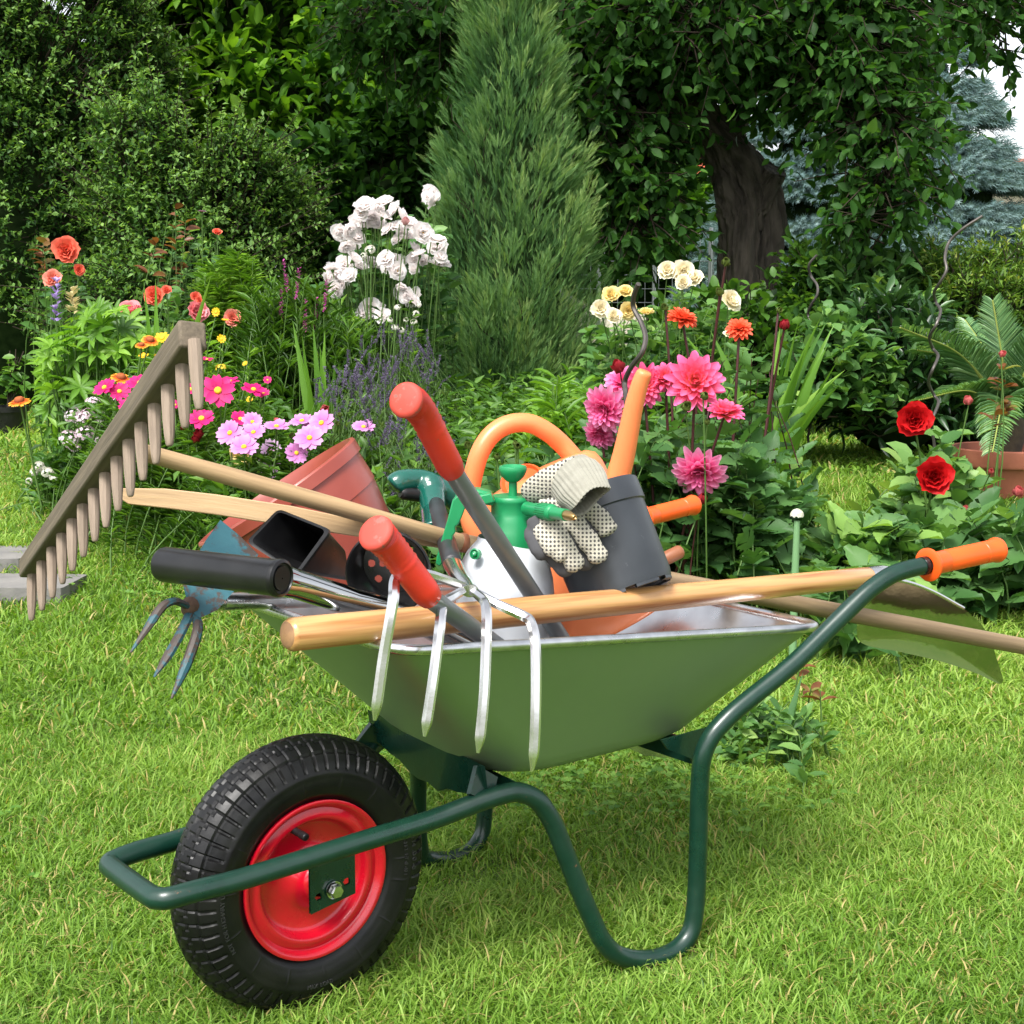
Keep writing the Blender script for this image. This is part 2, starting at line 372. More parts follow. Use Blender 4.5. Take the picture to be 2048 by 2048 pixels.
# ------------------------------------------------------------------ wheelbarrow
YD = B(0, 1, 0) - B(0, 0, 0); XD = B(1, 0, 0) - B(0, 0, 0); UP = np.array([0, 0, 1.])
wb = Thing('wheelbarrow', 'galvanised wheelbarrow with dark green frame and red wheel, loaded with garden tools', 'wheelbarrow', B(0, 0, 0))
near = [(340, 1796, -.088), (392, 1782, -.093), (478, 1760, -.097), (610, 1719, -.104), (739, 1678, -.115), (860, 1641, -.130), (952, 1606, -.148), (1000, 1590, -.158),
        (1036, 1584, -.166), (1074, 1600, -.174), (1102, 1638, -.180), (1121, 1681, -.185), (1152, 1761, -.195), (1187, 1845, -.206), (1206, 1882, -.212), (1232, 1908, -.216), (1272, 1919, -.222), (1318, 1915, -.226),
        (1354, 1898, -.229), (1380, 1866, -.231), (1390, 1820, -.232), (1395, 1740, -.233), (1398, 1620, -.235), (1400, 1560, -.237), (1405, 1515, -.240), (1422, 1474, -.245), (1455, 1436, -.252),
        (1494, 1402, -.259), (1586, 1328, -.275), (1660, 1256, -.288), (1722, 1195, -.302), (1752, 1170, -.309), (1785, 1149, -.317), (1822, 1137, -.325), (1850, 1131, -.331)]
nb = [Bpix(*q) for q in near]
path_near = [B(*q) for q in nb]; path_far = [B(q[0], -q[1] * (.86 if i < 4 else .93 if i < 7 else 1) + (.065 if 11 <= i <= 23 else .03 if i in (10, 24) else 0), q[2]) for i, q in enumerate(nb)]   # the far leg splays a little
far_leg = {10: (.323, .186, .255), 11: (.343, .203, .215), 12: (.366, .237, .145), 13: (.384, .260, .075), 14: (.394, .270, .050)}
for i, q in far_leg.items(): path_far[i] = B(*q)
n0 = nb[0]
nose = [B(n0[0] - .010, -.078, n0[2] - .001), B(n0[0] - .014, -.058, n0[2] - .002)]
nose_f = [B(n0[0] - .014, .054, n0[2] - .002), B(n0[0] - .010, .070, n0[2] - .001)]
full = path_near[::-1] + nose + nose_f + path_far
fr = MB(); fr.tube(catmull(full, 3), .0143, 16)
wb.part('frame', fr, M['frame_rust'], angle=60)
for sgn, pth, fl in ((-1, near, 1), (1, near, -1)):
    pe = np.array(Bpix(1997, 1099, -.352)); pl = np.array(nb[-1])
    pe[1] *= fl; pl[1] *= fl
    a = B(*(pl + (pe - pl) * .02)); b = B(*pe); L = np.linalg.norm(b - a); r0 = .0183
    g = MB(); prof = [(.0145, 0), (.0225, .0005), (.0272, .003), (.0272, .0065), (.0225, .0095), (r0 + .001, .014), (r0, .02), (r0, .04), (r0 - .0006, .0415), (r0 - .0006, .043), (r0, .0445),
                      (r0 + .0003, L * .75), (r0 - .0005, L * .755), (r0 - .0005, L * .765), (r0 + .0003, L * .77), (r0 + .0006, L - .014), (r0 + .0028, L - .009), (r0 + .0032, L - .005), (r0 + .002, L - .001), (r0 - .003, L), (.001, L + .001)]
    g.lathe(prof, a, b - a, 32); wb.part('grip', g, M['grip_o'], angle=30)
    bl = MB(); bl.rod(B(*(pl - (pe - pl) * .06)), a, .0149, seg=16); wb.part('tube_end_sleeve', bl, M['black'])
# tray: rings from the rolled rim down to the floor
RT = [B(.013, -.2296, .552), B(.817, -.2565, .476), B(.817, .2565, .476), B(.013, .2296, .552)]
fn = np.array(Bpix(990, 1563, -.150)); rn = np.array(Bpix(1408, 1458, -.175)); ff = np.array(Bpix(700, 1438, .150))
FL = [B(*fn), B(*rn), B(rn[0], .175, rn[2]), B(fn[0], .150, (ff[2] + fn[2]) / 2)]
def rquad(Q, r, k=7):
    out = []
    for i in range(4):
        p, a, b = Q[i], Q[i - 1], Q[(i + 1) % 4]; da, db = nz(a - p), nz(b - p)
        for j in range(k):
            t = j / (k - 1); out.append((p + da * r) * (1 - t) ** 2 + p * 2 * t * (1 - t) + (p + db * r) * t * t)
    return out
rings = []
for t in (0, .05, .2, .4, .6, .78, .9, .97): rings.append(rquad([RT[i] * (1 - t) + FL[i] * t for i in range(4)], .055 + .05 * t))
bot = [FL[i] - UP * .004 for i in range(4)]; c0 = sum(bot) / 4
rings.append(rquad([q + (c0 - q) * .05 for q in bot], .11)); rings.append(rquad([q + (c0 - q) * .4 for q in bot], .06)); rings.append(rquad([q + (c0 - q) * .93 for q in bot], .006))
def shell(off):
    mb = MB(); n = len(rings[0]); cen = [sum(r) / n for r in rings]
    V = [p + nz(cen[i] - p) * off + UP * (off if i > 7 else 0) for i, r in enumerate(rings) for p in r]
    mb.add(V, [(i * n + k, i * n + (k + 1) % n, (i + 1) * n + (k + 1) % n, (i + 1) * n + k) for i in range(len(rings) - 1) for k in range(n)])
    return mb
tr = wb.part('tray', shell(0), M['tray'], angle=75)
wb.part('lining', shell(.003), M['tray_in'], tr, angle=75)
rim = MB(); rp = rings[0]; rim.tube([p + UP * .001 for p in rp], .0074, 12, closed=True); wb.part('rolled_rim', rim, M['zinc'], tr, angle=80)
# pressed brackets that carry the tray
br = MB()
z1 = FL[0][2]; xa = fn[0]
ap = np.array(nb[8]); 
for sg in (-1, 1):
    q = np.array(nb[6]); y = q[1] * -sg
    br.bar(B(q[0] + .005, y, q[2] + .004), B(xa - .005, sg * .135, z1 + .012), .022, .004, up=YD)
fe0, fe1 = FL[0], FL[3]
dwn = np.array([0, 0, -1.])
strip = []
for k in range(13):
    t = k / 12; p = fe0 * (1 - t) + fe1 * t - XD * .006; w = .020 + .030 * math.exp(-((t - .5) / .33) ** 2) * (1 + .15 * math.cos(t * 30))
    strip.append([p - XD * .012 + UP * .026, p - XD * .008 - UP * .002, p + dwn * w - XD * .004, p + dwn * (w + .005) + XD * .02, p + dwn * .012 + XD * .05])
br.grid(strip)
for sg in (-1, 1):
    lg = nb[23]; hd = nb[25]
    P = [B(q[0], q[1] * -sg, q[2]) for q in (Bpix(px, py, -.205) for px, py in ((1424, 1452), (1321, 1480), (1334, 1498), (1360, 1508), (1380, 1516), (1394, 1540), (1402, 1500)))]
    br.prism(P, YD * .004)
P = [B(rn[0] - .03, -.21, rn[2] - .012), B(rn[0] - .03, .21, rn[2] - .012), B(rn[0] - .05, .21, rn[2] - .04), B(rn[0] - .05, -.21, rn[2] - .04)]
br.prism(P, XD * .006)
wb.part('tray_bracket', br, M['frame'])
# wheel
AXC = B(0, 0, .195)
wroot = wb.part('wheel', MB().lathe([(.020, -.052), (.024, -.050), (.026, -.044), (.030, -.034), (.044, -.022), (.052, -.020), (.074, -.020), (.079, -.022), (.083, -.028), (.0845, -.035), (.0875, -.0375), (.093, -.037), (.101, -.034), (.1035, -.036), (.107, -.0425), (.111, -.044), (.1135, -.043), (.1135, -.038),
      (.108, -.03), (.1, 0), (.108, .03), (.1135, .04), (.111, .044), (.1, .036), (.083, .028), (.05, .02), (.026, .044), (.02, .052)], AXC, YD, 64), M['wheel'], angle=50)
ty = MB(); prof = []; nprof = 72
for k in range(nprof + 1):
    a = -math.pi * .80 + 2 * math.pi * .80 * k / nprof                # section angle, 0 = outermost tread
    yy = .049 * math.sin(a) * (1 if abs(a) < 1.5 else 1.0); rr = .146 + .049 * math.cos(a)
    if abs(a) < .95: rr += .0012
    prof.append((a, rr, yy))
NT = 480; V = []; Fc = []
for i in range(NT):
    u = 2 * math.pi * i / NT; d = math.cos(u) * XD + math.sin(u) * UP
    for a, r, y in prof:
        g_ = 0; j = i % 8; zig = .06 if (i // 4) % 2 else -.07
        if abs(a) < .80:
            if any(abs(a - l - zig) < .05 for l in (0, .42, -.42)): g_ = -.0022
            elif j in (0,) and abs(a) > .15: g_ = -.0018
        elif abs(a) < 1.12:
            if j in (0, 1): g_ = -.0034
            if abs(abs(a) - .84) < .04 : g_ = min(g_, -.0022)
        elif abs(a) < 1.3 and j in (0, 1): g_ = -.0022
        elif abs(abs(a) - 1.42) < .06: g_ = .0011
        elif abs(abs(a) - 2.05) < .05: g_ = .0007
        elif 1.5 < abs(a) < 1.98 and i % 33 == 0: g_ = .0006
        V.append(AXC + d * (r + g_ * math.cos(a)) + YD * (y + g_ * math.sin(a)))
n = len(prof)
for i in range(NT):
    for k in range(n - 1): Fc.append((i * n + k, i * n + k + 1, ((i + 1) % NT) * n + k + 1, ((i + 1) % NT) * n + k))
ty.add(V, Fc); tyre = wb.part('tyre', ty, M['rubber'], wroot, angle=24)
M['rubber2'] = mat('raised_rubber', (.030, .030, .031), .42)
def arc_text(txt, rad, a0, size, parent, flip=1):
    """raised letters round the near sidewall; a0 in degrees (0 = towards the handles, 90 = up)"""
    mb = MB(); a = R(a0)
    for ch in txt:
        cu = bpy.data.curves.new('glyph', 'FONT'); cu.body = ch; cu.size = size; cu.extrude = .0014; cu.align_x = 'CENTER'
        o = bpy.data.objects.new('glyph', cu); dg = bpy.context.evaluated_depsgraph_get(); me = bpy.data.meshes.new_from_object(o) if ch != ' ' else None
        rd = math.cos(a) * XD + math.sin(a) * UP; tg = (math.sin(a) * XD - math.cos(a) * UP) * flip; rd2 = rd * flip
        ca = (rad - .146) / .049; sa = math.sqrt(max(0, 1 - ca * ca)); nrm = nz(-YD * sa + rd * ca)
        up2 = nz(rd2 - nrm * (rd2 @ nrm))
        o0 = AXC + rd * rad - YD * (.0493 * sa)
        if me:
            V = [o0 + tg * v.co.x + up2 * (v.co.y - size * .35) + nrm * (v.co.z) for v in me.vertices]
            mb.add(V, [list(p.vertices) for p in me.polygons]); bpy.data.meshes.remove(me)
        bpy.data.objects.remove(o); bpy.data.curves.remove(cu)
        a -= flip * size * (.38 if ch in " .-/1I" else .68) / rad
    return wb.part('lettering', mb, M['rubber2'], parent, angle=20)
arc_text('NOT FOR HIGHWAY USE', .150, 205, .0085, tyre)
arc_text('4.80/4.00-8', .160, 18, .0125, tyre)
arc_text('K-352 1-T-8-101', .145, 12, .0075, tyre)
arc_text('MAX LOAD', .150, 262, .0080, tyre, -1)
hub = MB(); hub.rod(B(0, -.083, .195), B(0, .083, .195), .008); wb.part('axle', hub, M['steel'], wroot)
va = R(112); vp = AXC + (math.cos(va) * XD + math.sin(va) * UP) * .084 - YD * .024
v = MB(); v.rod(vp, vp - YD * .035 + XD * .004 - UP * .004, .0056, .0048, seg=14); v.rod(vp - YD * .024 + XD * .003 - UP * .003, vp - YD * .037 + XD * .0045 - UP * .0045, .0058, seg=10); wb.part('valve', v, M['black'], wroot)
# axle plates with bolt
for sg in (-1, 1):
    pl = MB(); y0 = sg * .079
    tz = np.interp(0, [q[0] for q in nb[:8]], [q[2] for q in nb[:8]])
    c = [(-.030, .170), (-.036, .218), (-.034, tz - .004), (.034, tz + .010), (.036, .218), (.030, .178)]
    Pv = []
    # plate with three bolt holes, cut from a fine grid
    nu, nv = 40, 34; G = {}; vv = []; ff_ = []
    for i in range(nu + 1):
        for j in range(nv + 1):
            x = -.036 + .072 * i / nu; z0 = .168 + .012 * (x + .036) / .072; z1_ = tz - .004 + .2 * x; z = z0 + (z1_ - z0) * j / nv
            G[i, j] = len(vv); vv.append((x, z))
    for i in range(nu):
        for j in range(nv):
            cx, cz = np.mean([vv[G[i + a, j + b]] for a in (0, 1) for b in (0, 1)], axis=0)
            if any((cx - hx) ** 2 + (cz - hz) ** 2 < .0052 ** 2 for hx, hz in ((-.023, .190), (.022, .200))): continue
            ff_.append((G[i, j], G[i + 1, j], G[i + 1, j + 1], G[i, j + 1]))
    for dy in (0, sg * .004): pl.add([B(x, y0 + dy, z) for x, z in vv], ff_)
    po = wb.part('axle_plate', pl, M['frame'])
    bo = MB(); bo.lathe([(.0001, -.014), (.0085, -.0135), (.0098, -.0115), (.0098, -.004), (.0001, -.004)], B(0, sg * .083, .195), YD * -sg * -1 if sg > 0 else YD, 6)
    bo.lathe([(.0125, -.004), (.0125, -.0015), (.006, -.001)], B(0, sg * .083, .195), YD if sg < 0 else -YD * -1, 24)
    wb.part('bolt', bo, M['steel'], po, angle=20)

# ------------------------------------------------------------------ spade: varnished shaft across the tray, mirror blade
lerp_d = lambda x, x0, d0, x1, d1: 1 / (1 / d0 + (1 / d1 - 1 / d0) * (x - x0) / (x1 - x0))
pa, pb = at(572, 1270, 1.752), at(1742, 1154, 2.56)
sp = Thing('spade', 'spade with thick varnished wooden shaft across the tray and mirror-bright blade', 'spade', pa)
s_ = MB(); s_.rod(pa, pb, .0212, .0185, 28, ends=.45); sp.part('shaft', s_, M['log'])
e_ = MB(); e_.lathe([(.0005, -.0012), (.013, -.0006), (.0165, .0016)], pa, pb - pa, 24); sp.part('shaft_end', e_, M['log_end'])
dl = nz(pb - pa)
fe = MB(); fe.lathe([(.0187, -.012), (.0193, 0), (.0195, .03), (.016, .06), (.012, .08)], pb, dl, 24); sp.part('ferrule', fe, M['steel'])
outl = [(1690, 1176), (1716, 1150), (1800, 1160), (1860, 1180), (1925, 1215), (1972, 1262), (1990, 1310), (2003, 1366), (1950, 1345), (1880, 1322), (1800, 1303), (1722, 1285), (1712, 1240)]
bx = [at(px, py, 2.66 + .00045 * (px - 1690) + .00030 * (py - 1200)) for px, py in outl]
bc = sum(bx) / len(bx); bn = nz(np.cross(bx[7] - bx[1], bx[11] - bx[2])); bn = bn if bn[1] < 0 else -bn
rg = []
for t in (1, .97, .92, .85, .76, .66, .55, .43, .3, .17, .05):
    rg.append([bc + (p - bc) * t + bn * (-.006 * (1 - t ** 3)) for p in catmull(bx + bx[:1], 5)[:-1]])
bl = MB()
for off in (0, .0022):
    nn = len(rg[0]); V = [p + bn * off for r in rg for p in r]
    bl.add(V, [(i * nn + k, i * nn + (k + 1) % nn, (i + 1) * nn + (k + 1) % nn, (i + 1) * nn + k) for i in range(len(rg) - 1) for k in range(nn)] + [tuple((len(rg) - 1) * nn + k for k in range(nn))])
nn = len(rg[0]); bl.add(rg[0] + [p + bn * .0022 for p in rg[0]], [(k, (k + 1) % nn, nn + (k + 1) % nn, nn + k) for k in range(nn)])
sp.part('blade', bl, M['mirror'], angle=80)
ft = MB(); ft.tube([p + bn * .003 for p in catmull(bx[:5], 5)], .0035, 8); sp.part('foot_tread', ft, M['steel'])

# ------------------------------------------------------------------ wooden rake with forked shaft
dr = lambda x: 1 / (.4975 - .0765 * (x - 278) / 1000)
ra, rb = at(386, 668, 1.70), at(58, 1138, 2.40)
rk = Thing('wooden_rake', 'old wooden rake with forked pale shaft, its grey head beyond the barrow front', 'rake', (ra + rb) / 2)
rdir = nz(rb - ra)
sh_end = at(2300, 1340, dr(2300)); joint = at(928, 1086, dr(928))
shaft_dir = nz(sh_end - joint)
tdown = nz(at(64, 1235, 2.36) - at(60, 1150, 2.40)); tdown = nz(tdown - rdir * (tdown @ rdir) * .0)
hx = nz(np.cross(rdir, tdown)); 
hd = MB(); hd.bar(ra, rb, .0165, .0175, up=-tdown, w2=.0165, h2=.016)
rk.part('rake_head', hd, M['rakew'], bevel=.0035)
tops = [(390, 700), (364, 741), (335, 778), (308, 815), (281, 850), (257, 884), (233, 918), (210, 950), (187, 981), (165, 1012), (144, 1042), (123, 1070), (103, 1098), (83, 1126), (64, 1153)]
bots = [(398, 819), (370, 856), (339, 892), (312, 928), (286, 961), (261, 993), (236, 1022), (212, 1055), (190, 1083), (167, 1114), (145, 1142), (125, 1168), (105, 1196), (84, 1221), (63, 1241)]
for i, (t_, b_) in enumerate(zip(tops, bots)):
    k = (t_[0] - 386) / (58 - 386); dd = 1 / (1 / 1.70 + (1 / 2.40 - 1 / 1.70) * k)
    p0 = at(t_[0], t_[1], dd - .004); p1 = at(b_[0], b_[1], dd - .03 + random.uniform(-.006, .006)); p0 = p0 - nz(p1 - p0) * .012
    L = np.linalg.norm(p1 - p0); tn = MB()
    tn.tube([p0, p0 + (p1 - p0) * .3, p0 + (p1 - p0) * .6, p0 + (p1 - p0) * .85, p1 - nz(p1 - p0) * .002, p1], [.0080, .0084, .0078, .0062, .0046, .003], 9)
    rk.part('tine', tn, M['tinew'])
pl1 = [at(290, 906, 1.97), at(400, 936, 2.0), at(680, 1015, 2.10), joint]
hm = MB(); hm.tube(catmull(pl1, 5), [.0122] * 6 + [.0128] * 10, 16); mid_ = at(1300, 1153, dr(1300)); hm.rod(joint - shaft_dir * .02, mid_, .0138, .0145, 16); hm2 = MB(); hm2.rod(mid_ - shaft_dir * .01, sh_end, .0146, .0165, 16); rk.part('shaft_end', hm2, M['oldpole'])
rk.part('shaft', hm, M['pole'])
fl = [at(238, 985, 2.16), at(262, 993, 2.15), at(330, 997, 2.145), at(430, 1009, 2.14), at(580, 1032, 2.13), at(712, 1056, 2.14), joint + np.array([-.02, .01, -.004])]
wd = [.006, .012, .0145, .0150, .0150, .0125, .008]
f2 = MB(); sec = []
for i, p in enumerate(fl):
    d = nz((fl[min(i + 1, 6)] - fl[max(i - 1, 0)])); side = nz(np.cross(d, [0, -1, .2])); bk = nz(np.cross(side, d)); w = wd[i]
    sec.append([p + side * w + bk * .006, p + side * w - bk * .006, p - side * w - bk * .006, p - side * w + bk * .006])
f2.add([q for s4 in sec for q in s4], [(i * 4 + k, i * 4 + (k + 1) % 4, i * 4 + 4 + (k + 1) % 4, i * 4 + 4 + k) for i in range(6) for k in range(4)] + [(3, 2, 1, 0), (24, 25, 26, 27)],
       tc=[(k % 2 * .03, k // 2 * .02, np.linalg.norm(fl[i] - fl[0])) for i in range(7) for k in range(4)])
rk.part('shaft_brace', f2, M['pole'], bevel=.0015)
bd = MB(); bd.lathe([(.0146, -.005), (.0153, -.004), (.0153, .004), (.0146, .005)], joint - shaft_dir * .002, shaft_dir, 20); rk.part('band', bd, M['brownw'])

# ------------------------------------------------------------------ loppers: two red grips on grey shafts
piv = at(1232, 1462, 2.34)
lo = Thing('loppers', 'long-handled loppers with two red rubber grips and grey steel shafts', 'loppers', piv)
for pts, end in ((((838, 812, 1.875), (905, 942, 1.93), (1228, 1440, 2.33)), (812, 800, 1.845)),
                 (((775, 1086, 1.765), (860, 1196, 1.80), (1218, 1452, 2.34)), (752, 1066, 1.745))):
    P0, P1, P2 = [at(*q) for q in pts]; E = at(*end)
    sh = MB(); dd = nz(P2 - P1)
    sh.tube([P1 - dd * .006, P1, P1 + (P2 - P1) * .5, P2], .0146, 20, sx=1, sy=.86); so = lo.part('shaft', sh, M['greysteel'])
    ed = nz(E - P0); gd = nz(P0 - P1)
    path = catmull([P1 + dd * .004, P1 + gd * .012, P1 + (P0 - P1) * .5, P0 - gd * .018, P0 + ed * .012, E], 7)
    rr = [.0152, .0185, .0188, .0192, .0205, .0222]; r2 = [np.interp(k / 7, range(6), rr) for k in range(36)]
    for k in range(17, 35): r2[k] += .0009 * (1 if k % 2 else -.9)
    g = MB(); g.tube(path, r2, 28); go = lo.part('grip', g, M['grip_r'], so, angle=60)
    cap = MB(); cap.lathe([(.0228, -.004), (.0236, -.001), (.0228, .0025), (.017, .0045), (.0004, .005)], E, E - P0, 32); lo.part('grip_end', cap, M['grip_end'], so, angle=60)
jb = MB(); jb.ball(piv, (.022, .022, .014), 20, ax=[[1, 0, 0], [0, 0, 1], [0, 1, 0]]); lo.part('pivot', jb, M['steel'])
jw = MB(); jw.prism([piv + np.array(q) for q in ((-.01, 0, .01), (.02, 0, .015), (.08, .01, -.03), (.10, .01, -.05), (.05, .01, -.045), (0, 0, -.02))], (0, .004, 0)); lo.part('blade', jw, M['steel'])

# ------------------------------------------------------------------ hand fork with four bent tines over the tray edge, dark green grip
Nk = at(936, 1176, 1.90)
fk = Thing('cultivator_fork', 'four-tined steel fork hooked over the tray edge, with glossy dark green grip', 'fork', Nk)
tin = [[(936, 1176, 1.90), (860, 1150, 1.835), (808, 1146, 1.80), (790, 1160, 1.775), (786, 1205, 1.745), (768, 1310, 1.735), (756, 1395, 1.728), (749, 1441, 1.725)],
       [(936, 1176, 1.90), (908, 1192, 1.855), (890, 1204, 1.83), (883, 1222, 1.80), (879, 1260, 1.775), (868, 1350, 1.755), (856, 1430, 1.745), (849, 1473, 1.74)],
       [(936, 1176, 1.90), (958, 1192, 1.865), (969, 1204, 1.845), (973, 1226, 1.82), (973, 1275, 1.80), (969, 1380, 1.78), (962, 1460, 1.77), (956, 1506, 1.765)],
       [(936, 1176, 1.90), (990, 1206, 1.875), (1045, 1231, 1.86), (1062, 1246, 1.845), (1071, 1292, 1.82), (1072, 1400, 1.80), (1069, 1490, 1.79), (1064, 1543, 1.785)]]
for tpx in tin:
    P = catmull([at(*q) for q in tpx], 6); n = len(P); mb = MB(); sec = []
    for i, p in enumerate(P):
        d = nz(P[min(i + 1, n - 1)] - P[max(i - 1, 0)]); x = nz(np.cross(d, [.12, -1, .25])); y = np.cross(d, x); t = i / (n - 1)
        w = .0068 * (1 if t < .9 else max(.25, 1 - (t - .9) * 7)) * (.85 + .15 * min(1, t * 4)); h = w * .55
        sec.append([p + x * w, p + x * w * .35 - y * h, p - x * w * .6 - y * h * .8, p - x * w, p + y * h])
    mb.add([q for s5 in sec for q in s5], [(i * 5 + k, i * 5 + (k + 1) % 5, i * 5 + 5 + (k + 1) % 5, i * 5 + 5 + k) for i in range(n - 1) for k in range(5)] + [tuple(range(5))[::-1], tuple((n - 1) * 5 + k for k in range(5))])
    fk.part('tine', mb, M['steel'], angle=28)
Ts = at(905, 1128, 2.05); Th = at(872, 1010, 2.52)
nk = MB(); nk.tube(catmull([at(940, 1182, 1.885), Nk, at(918, 1152, 1.96), Ts], 5), [.011, .0115, .0105, .010, .010, .010, .0105, .011, .011, .0115, .012, .0125, .013, .0135, .014, .014], 16, sy=.8); fk.part('neck', nk, M['steel'])
sf = MB(); sf.rod(Ts, Th, .0145, .0150, 18); fk.part('shaft', sf, M['blackdust'])
gp = MB()
gp.tube(catmull([at(868, 1068, 2.36), at(866, 1030, 2.50), at(864, 990, 2.56), at(856, 966, 2.58)], 5), [.0215] * 6 + [.023] * 5 + [.026] * 5, 20)
gp.tube(catmull([at(785, 976, 2.55), at(800, 964, 2.555), at(830, 961, 2.575), at(862, 968, 2.585), at(900, 992, 2.60), at(925, 1015, 2.61)], 6), [.010, .016, .0195] + [.021] * 25 + [.0195, .016, .01], 20)
go = bpy.data.objects  # grip is one moulded piece
gpo = fk.part('grip', gp, M['dkgreen']); rm = gpo.modifiers.new('weld', 'REMESH'); rm.mode = 'VOXEL'; rm.voxel_size = .0022; rm.use_smooth_shade = True
pad = MB(); pad.tube(catmull([at(800, 985, 2.545), at(835, 990, 2.56), at(862, 996, 2.57)], 6), [.009] + [.0125] * 11 + [.009], 14); fk.part('grip_pad', pad, M['black'])

# ------------------------------------------------------------------ pressure sprayer
sc = at(1010, 1200, 2.22); spx = 2.22 / F
base = np.array([sc[0], sc[1], at(1010, 1420, 2.22)[2]])
def zpx(py): return at(1010, py, 2.22)[2] - base[2]
spr = Thing('pressure_sprayer', 'white pressure sprayer bottle with green pump head, trigger and brass nozzle', 'sprayer', base)
tilt = nz([-.0, -.02, 1])
bt = MB(); k = spx * .985
bt.lathe([(.001, 0), (80 * k, .001), (92 * k, .008), (97 * k, .03), (98 * k, zpx(1255)), (101 * k, zpx(1215)), (102 * k, zpx(1185)), (99 * k, zpx(1155)), (91 * k, zpx(1125)), (79 * k, zpx(1103)), (66 * k, zpx(1088)), (58 * k, zpx(1080)), (55 * k, zpx(1070))], base, tilt, 48)
spr.part('bottle', bt, M['white'], angle=60)
hd = MB(); q = spx
prof = [(52 * q, zpx(1100)), (56 * q, zpx(1098)), (56 * q, zpx(1062)), (52 * q, zpx(1056)), (50 * q, zpx(1040)), (44 * q, zpx(1028)), (42 * q, zpx(1022)), (42 * q, zpx(1002)), (43 * q, zpx(1000)), (43 * q, zpx(994)), (40 * q, zpx(990)), (.001, zpx(990))]
hc = base.copy(); hd.lathe(prof, hc + np.array([14 * q, 0, 0]), tilt, 48)
for kk in range(60):
    a = kk * math.pi / 30; d = np.array([math.cos(a), math.sin(a), 0]); c = hc + np.array([14 * q, 0, 0]) + d * 56.5 * q + UP * zpx(1080)
    hd.box(c, d * .6 * q, np.cross(d, UP) * 1.6 * q, UP * 15 * q)
ho = spr.part('pump_head', hd, M['spray_g'], angle=40)
top = hc + np.array([16 * q, 0, 0]); kb = MB()
kb.lathe([(10 * q, zpx(1004)), (9 * q, zpx(980)), (8.5 * q, zpx(962)), (12 * q, zpx(962)), (17 * q, zpx(958)), (24 * q, zpx(950)), (28 * q, zpx(941)), (29 * q, zpx(936)), (27 * q, zpx(931)), (23 * q, zpx(930)), (15 * q, zpx(937)), (8 * q, zpx(941)), (.001, zpx(942))], top, tilt, 32); spr.part('pump_knob', kb, M['spray_g'], ho, angle=50)
nzl = MB(); a0 = at(1060, 1018, 2.17); a1 = at(1132, 1030, 2.06)
nd = nz(a1 - a0); Ln = np.linalg.norm(a1 - a0)
nzl.lathe([(14 * q, -.01), (13 * q, .01), (15 * q, Ln * .28), (15.5 * q, Ln * .3), (16 * q, Ln * .62), (15 * q, Ln * .64), (12 * q, Ln * .66), (11.5 * q, Ln), (.001, Ln)], a0, nd, 28)
for kk in range(24):
    a = kk * math.pi / 12; x, y, _ = frame(nd); c = a0 + nd * Ln * .46 + (x * math.cos(a) + y * math.sin(a)) * 16 * q
    nzl.box(c, (x * math.cos(a) + y * math.sin(a)) * .7 * q, np.cross(nd, x * math.cos(a) + y * math.sin(a)) * 1 * q, nd * Ln * .14)
no = spr.part('nozzle', nzl, M['spray_g'], ho, angle=40)
bz = MB(); bz.lathe([(9.5 * q, 0), (9.5 * q, .008), (9 * q, .010), (8 * q, .016), (5 * q, .027), (3.5 * q, .028), (.001, .026)], a1, nz(nd + np.array([0, 0, -.05])), 20); spr.part('nozzle_tip', bz, M['brass'], ho)
def flat2(outline, d, th, dx=0):
    return [at(px, py, d) for px, py in outline]
lev = [(905, 1000), (914, 990), (945, 992), (982, 985), (990, 1003), (960, 1010), (932, 1012), (926, 1028), (918, 1046), (911, 1052), (912, 1062), (906, 1070), (905, 1080), (899, 1088), (899, 1098), (893, 1106), (893, 1116), (880, 1131), (872, 1126), (874, 1112), (884, 1076), (896, 1036)]
lv = MB(); lv.prism(flat2(lev, 2.165, 0), (0, .020, 0)); spr.part('trigger', lv, M['spray_g'], ho, bevel=.002)
hk = MB(); hk.prism(flat2([(908, 995), (918, 978), (955, 976), (984, 983), (988, 1010), (960, 1006), (915, 1006)], 2.19, 0), (0, .034, 0)); spr.part('trigger_housing', hk, M['spray_g'], ho, bevel=.004)
vl = MB(); vc = at(951, 1108, 2.155); vd = nz([-.45, -1, .25])
vl.lathe([(10.5 * q, -.006), (11 * q, .003), (8.5 * q, .004), (7.5 * q, .001), (5 * q, .001), (5 * q, .006), (.001, .007)], vc, vd, 24); spr.part('relief_valve', vl, M['spray_g'])

# ------------------------------------------------------------------ watering can
wc = at(1130, 1110, 2.45); s = 2.45 / F
U_ = nz([.9, .15, .43]); V_ = nz([-.43, 0.0, .9]); W_ = np.cross(U_, V_); W_ = W_ if W_[1] > 0 else -W_
can = Thing('watering_can', 'orange plastic watering can with arched handle and long spout, tilted among the pots', 'watering can', wc)
body = MB(); Hc = .30; oc = at(1070, 942, 2.45) - V_ * Hc
pr = [(.001, 0), (.112, .002), (.124, .010), (.126, .04), (.119, .15), (.113, .22), (.112, .268), (.107, .284), (.095, .293), (.06, .298), (.001, .300)]
body.lathe(pr, oc, V_, 48, X=U_, sx=1.0, sy=.62)
can.part('tank', body, M['can'], angle=50)
mo = MB(); mp = at(1040, 962, 2.45) - W_ * .04 + V_ * .0
mo.lathe([(.030, -.02), (.033, .008), (.030, .010), (.027, .004), (.001, -.004)], mp, nz(V_ * .8 - W_ * .55 - U_ * .2), 28, sx=1.25); can.part('mouth', mo, M['can_in'])
